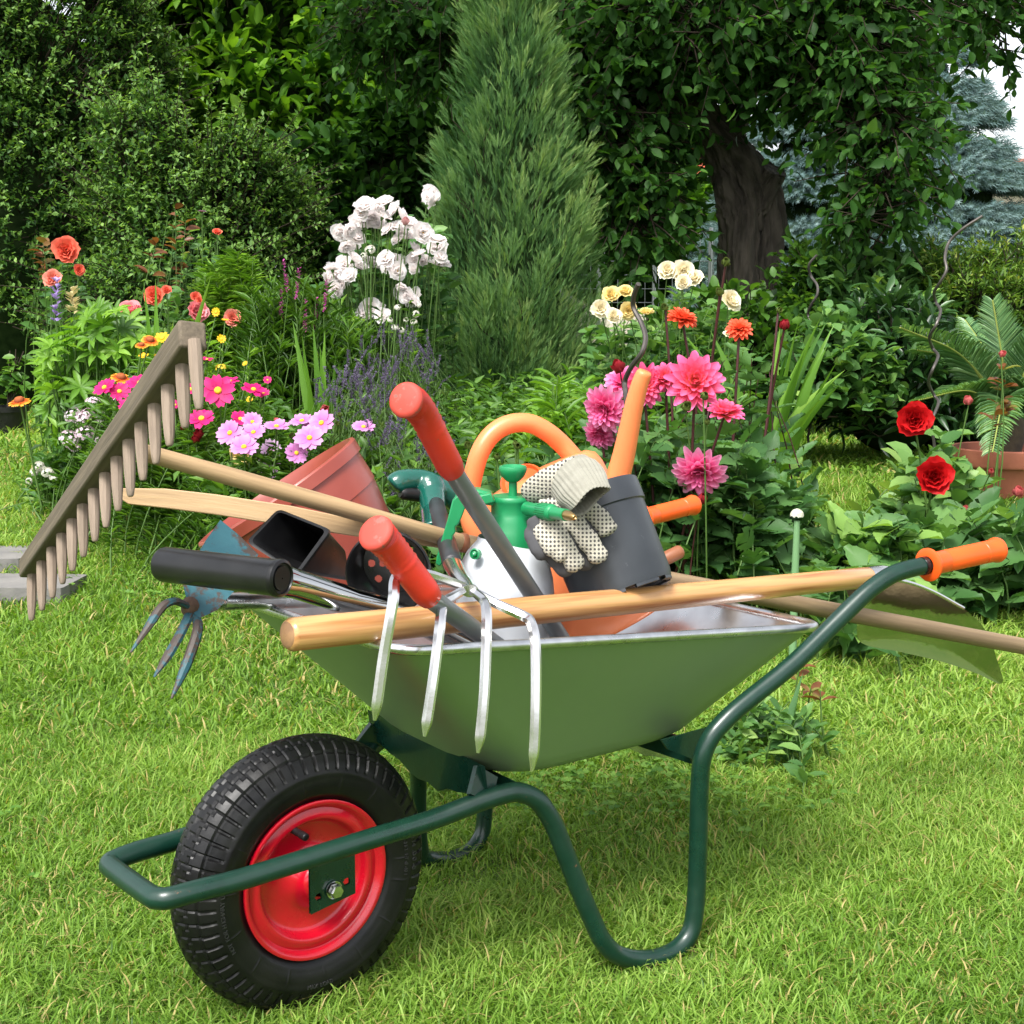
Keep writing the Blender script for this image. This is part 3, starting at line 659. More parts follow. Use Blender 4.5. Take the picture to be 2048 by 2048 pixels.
hp = [(985, 1095, 2.43), (950, 1062, 2.42), (938, 1015, 2.42), (944, 962, 2.42), (960, 905, 2.42), (985, 868, 2.43), (1020, 848, 2.44), (1060, 847, 2.45), (1096, 865, 2.46), (1125, 890, 2.47), (1150, 918, 2.47)]
ha = MB(); P = catmull([at(*q) for q in hp], 6); ha.tube(P, [.0162 + .004 * max(0, 1 - i / 14) for i in range(len(P))], 18, sx=1.0, sy=1.0); can.part('handle', ha, M['can'], angle=70)
tp = [(1180, 1130, 2.44), (1212, 1030, 2.43), (1240, 940, 2.42), (1254, 880, 2.41), (1266, 820, 2.40), (1279, 770, 2.39), (1290, 742, 2.385)]
spt = MB(); P = catmull([at(*q) for q in tp], 6); n = len(P); spt.tube(P, [.026 - .0135 * (i / (n - 1)) ** .7 for i in range(n - 1)] + [.0105], 20); can.part('spout', spt, M['can'], angle=70)

# ------------------------------------------------------------------ pots in the tray
def pot(name, label, O, A, prof, mats, holes=None, group=None, seg=56, ribs=None):
    """O = centre of the mouth, A = direction from the mouth to the base"""
    t = Thing(name, label, 'plant pot', O, group)
    m = MB(); m.lathe(prof, O, A, seg); t.part('pot_wall', m, mats, angle=35); return t
O = at(552, 980, 2.46); A = nz(at(748, 1256, 2.475) - O)
r = .158; Lp = .27
pr = [(r * .70, Lp - .004), (r * .88, .06), (r * .93, .012), (r * .965, -.0005), (r, 0), (r + .002, .003), (r + .001, .022), (r * .972, .023), (r * .955, .075), (r * .945, .0755), (r * .72, Lp - .006), (r * .70, Lp), (.001, Lp), (.001, Lp - .004), (r * .69, Lp - .004)]
pot('red_plant_pot', 'large brick-red plastic plant pot tipped on its side against the rake shaft', O, A, pr, M['clay'])
O = at(1172, 993, 2.25); A = nz(at(1250, 1186, 2.20) - O); r = 110 * 2.25 / F; Lp = .163
pr = [(r * .90, Lp - .004), (r * .9, .04), (r * .93, .001), (r * .985, 0), (r, .002), (r, .036), (r * .965, .038), (r * .93, Lp - .012), (r * .90, Lp), (r * .75, Lp + .001), (r * .73, Lp - .006), (.001, Lp - .006)]
bp_ = pot('black_plant_pot', 'tall grey-black round nursery pot leaning behind the gloves', O, A, pr, M['nursery'])
ft = MB(); x, y, z = frame(A)
for kk in range(8):
    a0 = kk * math.pi / 4 + .1
    ft.lathe([(r * .895, Lp - .003), (r * .895, Lp + .005), (r * .78, Lp + .005), (r * .78, Lp - .003)], O, A, 6, a0=a0, a1=a0 + .55)
bp_.part('foot_ring', ft, M['nursery'])
O = at(776, 1146, 1.985); A = nz(np.array([.06, 1, .05])); r = 86 * 1.985 / F; Lp = .062
pr = [(r * .74, Lp - .002), (r * .93, .004), (r * .985, -.0008), (r * 1.02, .001), (r * 1.02, .007), (r * .97, .008), (r * .76, Lp)]
hp_ = pot('drainage_pot', 'small round black pot showing the drainage holes in its base', O, A, pr, M['black'])
x, y, z = frame(A); hl = [(r * .54 * math.cos(a), r * .54 * math.sin(a)) for a in [i * math.pi / 4 for i in range(8)]] + [(0, 0), (r * .27, .0), (-r * .2, r * .2)]
pm = MB(); n1, n2 = 28, 120; V = [O + A * (Lp - .003) + r * .76 * (i / n1) * (math.cos(2 * math.pi * j / n2) * x + math.sin(2 * math.pi * j / n2) * y) for i in range(n1 + 1) for j in range(n2)]
Fc = []
for i in range(n1):
    for j in range(n2):
        rc, ac = r * .76 * (i + .5) / n1, 2 * math.pi * (j + .5) / n2; px_, py_ = rc * math.cos(ac), rc * math.sin(ac)
        if any((px_ - a) ** 2 + (py_ - b) ** 2 < .0052 ** 2 for a, b in hl): continue
        Fc.append((i * n2 + j, i * n2 + (j + 1) % n2, (i + 1) * n2 + (j + 1) % n2, (i + 1) * n2 + j))
pm.add(V, Fc); hp_.part('pierced_base', pm, M['black'])
# square pot
c4 = [at(557, 1020, 2.03), at(656, 1060, 1.99), at(593, 1146, 1.925), at(497, 1083, 1.965)]
b4 = [at(640, 1070, 2.13), at(690, 1098, 2.11), at(700, 1162, 2.06), at(625, 1150, 2.07)]
sq = Thing('square_pot', 'small square black nursery pot lying with its mouth up by the red pot', 'plant pot', sum(c4) / 4)
m = MB(); cen = sum(c4) / 4; ax4 = nz(sum(b4) / 4 - cen)
ro = rquad(c4, .010, 5); rb4 = rquad(b4, .008, 5); n = len(ro)
Rg = [[p + nz(p - cen) * -.003 + (q - p) * .96 for p, q in zip(ro, rb4)], [p + nz(cen - p) * .0035 + ax4 * .006 for p in ro], [p + nz(cen - p) * .0025 for p in ro], ro, [p + nz(p - cen) * .0035 + ax4 * .001 for p in ro], [p + nz(p - cen) * .0035 + ax4 * .007 for p in ro], [p + ax4 * .008 for p in ro], rb4]
m.add([p for rg_ in Rg for p in rg_], [(i * n + k, i * n + (k + 1) % n, (i + 1) * n + (k + 1) % n, (i + 1) * n + k) for i in range(len(Rg) - 1) for k in range(n)] + [tuple(range(n)), tuple((len(Rg) - 1) * n + k for k in range(n))])
sq.part('pot_wall', m, M['black'], angle=40)

# ------------------------------------------------------------------ black grip on a chrome shaft
ga, gb = at(322, 1128, 1.83), at(566, 1157, 1.735)
ct = Thing('chrome_tool', 'tool with fat black cylinder grip and chrome shaft lying over the front rim', 'garden tool', (ga + gb) / 2)
L = np.linalg.norm(gb - ga); r = 37 * 1.78 / F
g = MB(); g.lathe([(.001, -.0005), (r * .75, 0), (r * .93, .002), (r, .007), (r, L - .012), (r * 1.03, L - .010), (r * 1.05, L - .006), (r * 1.02, L - .002), (r * .86, L), (r * .80, L - .003), (r * .70, L - .0035), (r * .66, L - .001), (.001, L - .001)], ga, gb - ga, 40); ct.part('grip', g, M['black'], angle=35)
nbm = MB(); d = nz(ga - gb); nbm.rod(ga + d * -.002, ga + d * .010, .0075, .005, 14); ct.part('grip_stud', nbm, M['greysteel'])
cs = MB(); cs.tube(catmull([at(500, 1155, 1.81), at(570, 1162, 1.83), at(680, 1196, 1.90), at(830, 1240, 2.0), at(1000, 1330, 2.12)], 6), [.0205] * 7 + [.0195] * 6 + [.018] * 12, 24); ct.part('shaft', cs, mat('chrome', (.5, .5, .5), .06, 1))

# ------------------------------------------------------------------ teal hand hoe
hub_ = at(380, 1214, 1.86)
ho_ = Thing('hand_hoe', 'chipped teal hand hoe with diamond blade and three prongs', 'hoe', hub_)
bpts = [(440, 1041, 1.99), (478, 1072, 1.97), (516, 1110, 1.95), (500, 1150, 1.93), (462, 1188, 1.89), (436, 1218, 1.865), (400, 1235, 1.85), (378, 1215, 1.855), (366, 1165, 1.88), (388, 1120, 1.93), (412, 1080, 1.965)]
h = MB(); h.prism([at(*q) for q in bpts], np.array([.1, .8, .4]) * .004); ho_.part('blade', h, M['teal'], bevel=.0012)
for pg in ([(382, 1218, 1.86), (362, 1206, 1.845), (344, 1203, 1.83), (322, 1216, 1.815), (295, 1256, 1.795), (261, 1305, 1.775)],
           [(380, 1222, 1.86), (374, 1240, 1.845), (357, 1274, 1.825), (334, 1314, 1.805), (308, 1354, 1.785)],
           [(384, 1224, 1.86), (394, 1240, 1.85), (395, 1262, 1.835), (383, 1302, 1.815), (364, 1350, 1.795), (343, 1397, 1.775)]):
    P = catmull([at(*q) for q in pg], 5); n = len(P)
    t = MB(); t.tube(P, [.0066 - .0052 * max(0, (i / (n - 1) - .72) / .28) ** 1.2 for i in range(n)], 8, sx=1.05, sy=.75); ho_.part('prong', t, M['tealw'], angle=30)
hb = MB(); hb.ball(hub_, (.0125, .0115, .014), 14); ho_.part('hub', hb, M['rust'])
hs_ = MB(); hs_.rod(hub_ + np.array([.005, .01, .004]), at(440, 1204, 1.95), .0085, .0125, 14); hs_.rod(at(440, 1204, 1.95), at(840, 1190, 2.36), .0125, .014, 14); ho_.part('socket', hs_, M['zinc'])
# red-brown shaft end behind the black pot
st = Thing('tool_shaft', 'end of a red-brown wooden tool shaft poking out behind the black pot', 'tool handle', at(1360, 1100, 2.42))
m = MB(); m.rod(at(1366, 1100, 2.42), at(1060, 1250, 2.36), .0118, .0118, 16, ends=.6); st.part('shaft', m, M['brownw'])

# ------------------------------------------------------------------ gloves
def glove_mat():
    m, nt, b = new_mat('dotted_cotton'); tcn = nt.nodes.new('ShaderNodeTexCoord')
    mp = nt.nodes.new('ShaderNodeMapping'); mp.inputs['Rotation'].default_value = (R(90), 0, 0)
    nt.links.new(tcn.outputs['Object'], mp.inputs['Vector'])
    vo = nt.nodes.new('ShaderNodeTexVoronoi'); vo.voronoi_dimensions = '2D'; vo.inputs['Scale'].default_value = 170; vo.inputs['Randomness'].default_value = .0
    mp2 = nt.nodes.new('ShaderNodeMapping'); mp2.inputs['Rotation'].default_value = (0, 0, R(45))
    nt.links.new(tcn.outputs['Object'], mp.inputs['Vector']); nt.links.new(mp.outputs[0], vo.inputs['Vector'])
    c = ramp(nt, vo.outputs['Distance'], [(.27, (.055, .052, .05)), (.34, (.41, .385, .315))]); nt.links.new(c, b.inputs['Base Color']); b.inputs['Roughness'].default_value = .95
    bp = nt.nodes.new('ShaderNodeBump'); bp.inputs['Distance'].default_value = .002; nt.links.new(noise(nt, 300, 3, vec=tcn.outputs['Object']), bp.inputs['Height']); nt.links.new(bp.outputs[0], b.inputs['Normal'])
    return m
M['dots'] = glove_mat(); M['cuff'] = mat('ribbed_cotton', (.27, .262, .215), .95, col2=(.22, .212, .172), scale=40, bump=.0006, bscale=500); M['gback'] = mat('grey_cotton', (.06, .06, .064), .95, bump=.0012, bscale=400)
def C(x, y, d): return at(700 + x / 2.683, 740 + y / 2.683, d)
def soft(o, vox=.0028, it=6):
    rm = o.modifiers.new('weld', 'REMESH'); rm.mode = 'VOXEL'; rm.voxel_size = vox; rm.use_smooth_shade = True
    sm = o.modifiers.new('soft', 'SMOOTH'); sm.iterations = it; sm.factor = .5
    tx = bpy.data.textures.new('creases', 'CLOUDS'); tx.noise_scale = .022; dp = o.modifiers.new('creases', 'DISPLACE'); dp.texture = tx; dp.strength = .0035; dp.mid_level = .5
def finger(mb, pts, r):
    P = catmull([C(*q) for q in pts], 6); n = len(P)
    mb.tube(P, [r * (1 + .12 * math.sin(i * .9) * .4) * (1 if i < n - 3 else (.93, .78, .45)[i - n + 3]) for i in range(n)], 16, sx=1.1, sy=.72, hint=(0, 1, 0))
gl = Thing('work_glove', 'dotted work glove with its knitted cuff turned towards the black pot', 'glove', C(1180, 620, 2.15))
g = MB(); g.tube(catmull([C(930, 668, 2.20), C(985, 650, 2.185), C(1080, 605, 2.17), C(1180, 560, 2.17), C(1285, 535, 2.18)], 6), [.009, .012, .015, .017, .018, .019, .020, .021, .022, .023, .024, .025] + [.025] * 9 + [.024, .018, .012, .006], 18, sx=1, sy=.6, hint=(0, 1, 0))
soft(gl.part('hand', g, M['dots']))
cf = MB(); P = catmull([C(1165, 545, 2.185), C(1200, 590, 2.155), C(1245, 645, 2.115), C(1284, 700, 2.085)], 8); n = len(P)
ax_ = nz(P[-1] - P[0]); y = nz(np.cross(ax_, np.array([0, -1., 0]))); x = np.cross(y, ax_); seg = 132; G = []
rw = [(P[i], np.interp(i / (n - 1), [0, .3, .7, 1], [.036, .043, .040, .034])) for i in range(n)] + [(P[n - 1] + ax_ * .0015, .0325), (P[n - 2], .0305), (P[n - 8], .031), (P[8], .030)]
for ri, (p, rr) in enumerate(rw):
    row = []
    for k in range(seg + 1):
        a = 2 * math.pi * k / seg; w = rr * (1 + (.020 if k % 4 in (0, 1) else -.032)) * (1 + .05 * math.sin(3 * a + 1) + .03 * math.sin(2 * a + ri * .4)); fl_ = min(1, ri / (n - 1)); sag = ax_ * .012 * math.cos(a + .6) * fl_ + ax_ * .005 * math.sin(3 * a) * fl_
        row.append(p + x * w * math.cos(a) * .55 + y * w * math.sin(a) + sag)
    G.append(row)
cf.grid(G); gl.part('cuff', cf, M['cuff'], angle=180)
gl2 = Thing('work_glove', 'dotted work glove hanging limp with its fingers down, under the other glove', 'glove', C(1180, 860, 2.13))
g = MB(); finger(g, [(1225, 700, 2.135), (1320, 780, 2.130), (1372, 840, 2.125), (1398, 880, 2.12)], .0142); finger(g, [(1150, 740, 2.13), (1250, 880, 2.115), (1310, 960, 2.11), (1352, 1032, 2.105)], .0142)
finger(g, [(1060, 760, 2.13), (1120, 900, 2.11), (1180, 1000, 2.105), (1228, 1076, 2.10)], .0142); finger(g, [(1010, 830, 2.13), (1060, 930, 2.105), (1110, 975, 2.10), (1160, 1003, 2.10)], .0115)
g.tube(catmull([C(1020, 790, 2.14), C(1090, 780, 2.135), C(1180, 760, 2.135), C(1250, 730, 2.145)], 5), [.020] + [.024] * 14 + [.018], 18, sx=1.1, sy=.5, hint=(0, 1, 0))
soft(gl2.part('hand', g, M['dots']), .0018, 2)
g = MB(); q = 2.137
for pts in ([(1100, 790, q), (1180, 910, q - .012), (1235, 995, q - .012), (1305, 1050, q - .014)], [(1000, 790, q), (1045, 910, q - .016), (1120, 1020, q - .02), (1195, 1092, q - .024)], [(1215, 790, q), (1280, 860, q - .004), (1330, 910, q - .004)], [(990, 850, q), (1015, 940, q - .02), (1075, 1000, q - .025)]): finger(g, pts, .0148)
soft(gl2.part('glove_back', g, M['gback']), .0022, 2)
# ------------------------------------------------------------------ ground
M['lawn'] = mat('lawn_soil_and_thatch', (.060, .125, .016), .95, col2=(.115, .16, .032), scale=9, detail=8, bump=.01, bscale=30)
gm = MB(); gm.grid([[(x, y, float(GZ(y))) for x in np.linspace(-60, 60, 9)] for y in [-6, 0, 2.6] + list(np.linspace(2.8, 6.2, 18)) + [8, 12, 20, 40, 70, 110]])
go = bpy.data.objects.new('lawn', gm.mesh('lawn', M['lawn'])); COL.objects.link(go); go['kind'] = 'structure'
M['slab'] = mat('paving_stone', (.20, .19, .175), .9, col2=(.13, .125, .12), scale=7, detail=8, bump=.003, bscale=40)
sl = MB()
for cx, cy, w, h, a in ((-1.86, 4.64, .30, .13, .05), (-1.66, 4.35, .34, .115, -.06), (-2.4, 4.38, .36, .13, .04), (-2.5, 4.68, .30, .13, -.03)):
    ca, sa = math.cos(a), math.sin(a); pol = [np.array([cx + i * w * ca - j * h * sa, cy + i * w * sa + j * h * ca, GZ(cy) + .014]) for i, j in rquad([np.array(q, float) for q in ((-1, -1), (1, -1), (1, 1), (-1, 1))], .12, 4)]
    sl.prism(pol, (0, 0, .05))
po = bpy.data.objects.new('path', sl.mesh('path', M['slab'])); COL.objects.link(po); po['kind'] = 'structure'

# grass blades
def wave(x, y): return (np.sin(x * 5.1 + y * 3.3 + 1) + np.sin(x * 2.3 - y * 6.1 + 2) + np.sin(x * 11 + 5 * np.sin(y * 4)) * .7 + np.sin(y * 13 - x * 9) * .6) / 3.3
def blades(n, y0, y1, hmin, hmax, w, bias=1):
    y = y0 + (y1 - y0) * rng.random(n) ** bias; x = (rng.random(n) * 2 - 1) * (.40 * y + .40 + .9 * (y < 1.6))
    pn = wave(x, y); keep = ~((x < -1.34) & (abs(y - 4.36) < .10)) & ~((x < -1.58) & (abs(y - 4.64) < .11))
    x, y, pn = x[keep], y[keep], pn[keep]; n = len(x)
    h = (hmin + (hmax - hmin) * rng.random(n) ** 1.6) * (1 + .35 * pn); a = rng.random(n) * 2 * math.pi
    for q in nb[14:20]:                          # pressed flat round the feet and the wheel
        for sg in (1, -1):
            f_ = B(q[0], q[1] * sg, 0); h *= 1 - .32 * np.exp(-((x - f_[0]) ** 2 + (y - f_[1] + .03) ** 2) / .055 ** 2)
    lean = .35 + 1.0 * rng.random(n) ** 1.2; d = np.stack([np.cos(a), np.sin(a)], 1); s = np.stack([-np.sin(a), np.cos(a)], 1)
    tw = rng.random(n) * 2 - 1; s = norm_rows(np.c_[s + d * tw[:, None] * .8, np.zeros(n)])
    P = np.zeros((n, 7, 3)); W = w * (.6 + .8 * rng.random(n))
    for k, (t, ww) in enumerate(((0, .8), (.4, 1), (.75, .7))):
        r = h * t * t * lean; z = h * t * (1 - .30 * lean * t)
        c = np.c_[x + d[:, 0] * r, y + d[:, 1] * r, z]
        P[:, 2 * k] = c + s * (W * ww / 2)[:, None]; P[:, 2 * k + 1] = c - s * (W * ww / 2)[:, None]
    r = h * lean * 1.05; P[:, 6] = np.c_[x + d[:, 0] * r, y + d[:, 1] * r, h * (1 - .36 * lean)]
    P[:, :, 2] += GZ(y)[:, None]
    big = np.sin(x * 1.7 + 1.3 * np.sin(y * 1.1)) + np.sin(y * 1.9 - x * .8 + 2); tone = np.clip(.46 + .17 * pn + .10 * big + rng.normal(0, .16, n), .02, .86); dry = rng.random(n) < .06 + .05 * (pn < -.3) + .13 * (big < -1); tone[dry] = .97
    return P, tone
PB, TB = [], []
for q in ((50000, .3, 1.6, .02, .055, .006), (200000, 1.6, 3.2, .014, .050, .0027), (150000, 3.2, 6.2, .022, .062, .0045), (80000, 6.2, 14, .03, .085, .011)):
    P, t = blades(*q); PB.append(P); TB.append(t)
P = np.concatenate(PB); t = np.concatenate(TB); n = len(P)
fl = np.array([0, 1, 3, 2, 2, 3, 5, 4, 4, 5, 6]); allf = (np.arange(n)[:, None] * 7 + fl[None]).ravel()
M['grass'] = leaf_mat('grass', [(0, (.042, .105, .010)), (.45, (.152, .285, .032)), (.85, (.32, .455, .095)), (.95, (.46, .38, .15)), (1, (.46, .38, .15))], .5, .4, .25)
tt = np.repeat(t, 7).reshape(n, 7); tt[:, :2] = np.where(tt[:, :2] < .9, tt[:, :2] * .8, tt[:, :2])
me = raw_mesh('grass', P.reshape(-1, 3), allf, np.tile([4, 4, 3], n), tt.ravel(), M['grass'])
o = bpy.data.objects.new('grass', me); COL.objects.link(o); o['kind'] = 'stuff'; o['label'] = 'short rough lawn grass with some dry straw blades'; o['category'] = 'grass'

# clover and other broad weeds in patches of the lawn
n = 26000; y = rng.uniform(2.1, 7.5, n); x = (rng.random(n) * 2 - 1) * (.40 * y + .35); k = (np.sin(x * 3.1 + y * 2.2 + .6) + np.sin(x * 1.3 - y * 3.7) + rng.normal(0, .3, n)) > .95; x, y = x[k], y[k]; n = len(x)
nr = norm_rows(np.c_[rng.normal(0, .35, (n, 2)), np.ones(n)]); nr = np.repeat(nr, 3, 0); a = np.tile([0, 2.1, 4.2], n) + np.repeat(rng.random(n) * 6, 3)
pos = np.repeat(np.c_[x, y, GZ(y) + rng.uniform(.015, .05, n)], 3, 0); sz = np.repeat(rng.uniform(.009, .017, n), 3)
LMw = leaf_mat('clover_leaf', [(0, (.06, .16, .02)), (1, (.20, .36, .06))], .5, .35, .3)
o = bpy.data.objects.new('lawn_weeds', scatter('lawn_weeds', LEAF2, pos, np.c_[np.cos(a), np.sin(a), np.zeros(len(a))], nr, sz, sz * .95, rng.random(len(a)), LMw)); COL.objects.link(o); o['kind'] = 'stuff'; o['label'] = 'patches of clover and small weeds in the lawn'; o['category'] = 'weeds'

# ------------------------------------------------------------------ foliage materials
LM = {}
LM['box'] = leaf_mat('boxwood_leaf', greens((.013, .042, .010), (.062, .145, .032), (.18, .32, .07), (.25, .40, .10)), .45, .36, .2)
LM['broad'] = leaf_mat('broad_leaf', greens((.010, .04, .004), (.06, .16, .012), (.16, .32, .025), (.24, .42, .04)), .45, .42, .25)
LM['plum'] = leaf_mat('plum_leaf', greens((.009, .034, .006), (.034, .10, .018), (.075, .18, .032), (.13, .27, .045)), .5, .42, .16)
LM['spruce'] = leaf_mat('blue_spruce_needle', greens((.035, .075, .08), (.10, .17, .17), (.22, .31, .305)), .6, .15, .2)
LM['cypress'] = leaf_mat('cypress_scale', greens((.010, .036, .018), (.072, .168, .056), (.175, .305, .10), (.25, .36, .12)), .6, .25, .12)
LM['herb'] = leaf_mat('herb_leaf', greens((.015, .05, .007), (.06, .15, .018), (.14, .28, .035), (.22, .38, .06)), .45, .35)
LM['bright'] = leaf_mat('bright_leaf', greens((.04, .11, .012), (.11, .25, .025), (.22, .40, .05), (.30, .48, .09)), .42, .4)
LM['dahlia'] = leaf_mat('dahlia_leaf', greens((.018, .062, .018), (.060, .15, .040), (.13, .26, .075), (.24, .40, .08)), .48, .34, .28)
LM['rose'] = leaf_mat('rose_leaf', greens((.022, .075, .022), (.075, .18, .046), (.17, .31, .08), (.28, .42, .10)), .42, .34, .3)
LM['redleaf'] = leaf_mat('young_red_leaf', greens((.10, .04, .02), (.20, .075, .03), (.20, .20, .05), (.22, .24, .06)), .4, .35)
LM['grey'] = leaf_mat('lavender_leaf', greens((.04, .09, .025), (.12, .22, .06), (.22, .32, .10), (.28, .36, .13)), .6, .3)
LM['sword'] = leaf_mat('sword_leaf', greens((.05, .14, .015), (.13, .28, .03), (.24, .42, .06), (.34, .44, .10)), .38, .4)
LM['cycad'] = leaf_mat('cycad_leaf', greens((.03, .10, .034), (.12, .25, .09), (.26, .40, .16)), .34, .25, .5)
LM['rhodo'] = leaf_mat('rhododendron_leaf', greens((.008, .03, .010), (.035, .095, .025), (.10, .20, .05), (.25, .40, .09)), .33, .25, .5)
LM['varieg'] = leaf_mat('yellow_green_leaf', greens((.03, .08, .012), (.09, .18, .025), (.21, .30, .05), (.32, .33, .08)), .45, .3)
LM['stem'] = leaf_mat('green_stem', [(0, (.05, .11, .02)), (1, (.10, .18, .04))], .5, .1)
LM['purple_stem'] = leaf_mat('dark_purple_stem', [(0, (.045, .012, .016)), (1, (.07, .022, .02))], .4, 0)
LM['twig'] = leaf_mat('brown_twig', [(0, (.022, .015, .010)), (1, (.045, .03, .018))], .8, 0)
M['bark'] = mat('furrowed_bark', (.028, .023, .017), .95, col2=(.095, .08, .062), scale=26, detail=8, stretch=(1, 1, .16), bump=.03, bscale=26, bstretch=(1, 1, .16))
M['bark2'] = mat('thin_bark', (.055, .04, .028), .9, col2=(.09, .065, .04), scale=30, bump=.003)
M['dark_core'] = mat('dark_filler', (.010, .020, .007), 1, col2=(.02, .036, .012), scale=20, spec=0)  # near-black green of the added solid cores, standing in for deep shade

def petals(name, base, tip, mid=None, rough=.55, tr=.3):
    st = [(0, base)] + ([(.45, mid)] if mid else []) + [(1, tip)]
    return leaf_mat(name, st, rough, tr, .3, (1.1, 1.0, 1.0))
def petal_grid(L, W, th0, curl, cup, nu=6, nv=5, shape=.75, notch=0, ruffle=0):
    s = np.linspace(0, 1, nu); th = th0 + curl * s; ds = L / (nu - 1)
    r = np.concatenate([[0], np.cumsum(np.cos((th[1:] + th[:-1]) / 2) * ds)]); z = np.concatenate([[0], np.cumsum(np.sin((th[1:] + th[:-1]) / 2) * ds)])
    w = W / 2 * np.clip(np.sin(math.pi * (.10 + .80 * s ** .8)), 0, 1) ** shape; w[0] = W * .12
    u = np.linspace(-1, 1, nv); G = np.zeros((nu, nv, 3))
    for i in range(nu):
        n = np.array([-math.sin(th[i]), math.cos(th[i])])
        for j in range(nv):
            off = cup * w[i] * u[j] ** 2 + ruffle * math.sin(u[j] * 5 + i) * L * s[i]; ns = -notch * L * (1 - abs(u[j])) * s[i] ** 4 if notch else -.10 * L * u[j] ** 2 * s[i] ** 2
            G[i, j] = (r[i] + n[0] * off + ns * math.cos(th[i]), u[j] * w[i], z[i] + n[1] * off + ns * math.sin(th[i]))
    return G, s
def flower(name, layers, pm, disc=None, dm=None, green=None):
    """layers: n, L, W, tilt, curl, cup, r0, z0, tone0, tone1, kw"""
    V, Fc, T, MI = [], [], [], []
    def addgrid(G, tn, mi):
        nu, nv = G.shape[:2]; o = len(V); V.extend(G.reshape(-1, 3).tolist()); T.extend(np.repeat(tn, nv).tolist())
        for i in range(nu - 1):
            for j in range(nv - 1): Fc.append((o + i * nv + j, o + i * nv + j + 1, o + (i + 1) * nv + j + 1, o + (i + 1) * nv + j)); MI.append(mi)
    for (n, L, W, tilt, curl, cup, r0, z0, t0, t1, kw) in layers:
        ph0 = random.random() * 6
        for k in range(n):
            G, s = petal_grid(L * random.uniform(.9, 1.08), W * random.uniform(.92, 1.08), R(tilt + random.uniform(-7, 7)), R(curl + random.uniform(-10, 10)), cup * random.uniform(.7, 1.2), **kw)
            a = ph0 + 2 * math.pi * k / n + random.uniform(-.5, .5) / n; G = G.copy(); G[..., 0] += r0; G[..., 2] += z0
            x = G[..., 0] * math.cos(a) - G[..., 1] * math.sin(a); y = G[..., 0] * math.sin(a) + G[..., 1] * math.cos(a); G[..., 0], G[..., 1] = x, y
            addgrid(G, t0 + (t1 - t0) * s, 0)
    if disc:
        r, h = disc; seg = 14; prof = [(r, -.1 * r), (r * 1.02, h * .4), (r * .8, h * .8), (r * .45, h), (.0002, h * .92)]
        G = np.array([[(p * math.cos(2 * math.pi * k / seg), p * math.sin(2 * math.pi * k / seg), z + random.uniform(-.06, .06) * r) for k in range(seg + 1)] for p, z in prof]); addgrid(G, np.linspace(0, 1, len(prof)), 1)
    if green:                                   # calyx cup under the flower
        r, h = green; G = np.array([[(p * math.cos(k * .7), p * math.sin(k * .7), z) for k in range(10)] for p, z in ((r, 0), (r * .8, -h * .5), (r * .2, -h))]); addgrid(G, np.array([.5, .5, .5]), 2)
    me = raw_mesh(name, np.array(V), [i for f in Fc for i in f], [len(f) for f in Fc], T, [pm, dm or LM['stem'], LM['stem']], midx=MI); return me
M['yc'] = leaf_mat('yellow_disc', [(0, (.70, .34, .01)), (1, (.80, .46, .03))], .8, 0)
M['rc'] = leaf_mat('red_brown_disc', [(0, (.20, .035, .01)), (1, (.32, .09, .02))], .8, 0)
FM = {}
def daisy(key, pm, n, L, W, tilt, dr, dh, dm, **kw):
    FM[key] = [flower('flower', [(n, L, W, tilt, kw.get('curl', -12), .15, dr * .6, 0, 0, 1, dict(notch=kw.get('notch', .12), shape=kw.get('shape', .62)))], pm, (dr, dh), dm, (dr * .9, dr * 1.6)) for _ in range(3)]
daisy('magenta', petals('magenta_petal', (.42, .006, .10), (.70, .012, .19)), 8, .036, .026, 12, .0085, .006, M['yc'])
daisy('pink', petals('pale_pink_petal', (.48, .13, .40), (.66, .31, .60)), 8, .038, .030, 14, .0075, .006, M['yc'])
daisy('yellow', petals('yellow_petal', (.82, .36, .006), (.86, .52, .012)), 10, .020, .011, 16, .008, .005, M['yc'])
daisy('gaillardia', petals('flame_petal', (.50, .035, .008), (.86, .44, .04), (.74, .13, .012)), 14, .024, .014, -6, .014, .012, M['rc'])
daisy('faded', petals('faded_petal', (.44, .26, .44), (.56, .38, .55)), 8, .034, .022, 50, .006, .005, M['yc'], curl=-30)
RK = dict(shape=.45, nu=6, nv=5, ruffle=.10)
def rose(key, pm, R0, open_=0, disc=None):
    L = R0
    FM[key] = [flower('flower', [(5, L * 1.0, L * 1.25, 12 + open_, 18, .25, L * .05, -.10 * L, .2, 1, RK), (6, L * .86, L * 1.1, 34 + open_, 12, .30, L * .04, -.02 * L, .15, .95, RK), (6, L * .7, L * .95, 54, 10, .34, L * .03, 0, .1, .85, RK),
                                (5, L * .58, L * .8, 70, 8, .4, L * .03, .02 * L, .05, .75, RK)] + ([] if disc else [(4, L * .5, L * .6, 84, 10, .5, L * .02, .03 * L, 0, .7, RK)]), pm, disc, M['yc'], (L * .22, L * .5)) for _ in range(2)]
rose('coral', petals('coral_petal', (.74, .09, .045), (.86, .20, .125)), .040)
rose('salmon', petals('salmon_petal', (.78, .20, .12), (.84, .33, .25)), .042)
rose('rosepink', petals('rose_pink_petal', (.80, .20, .22), (.86, .34, .36)), .050, 8)
rose('white', petals('white_petal', (.95, .94, .90), (.96, .96, .955), tr=.6), .038, -4, (.006, .006))
rose('cream', petals('cream_petal', (.86, .76, .42), (.90, .86, .68)), .046, -2)
rose('lemon', petals('lemon_petal', (.84, .64, .18), (.88, .76, .36)), .036)
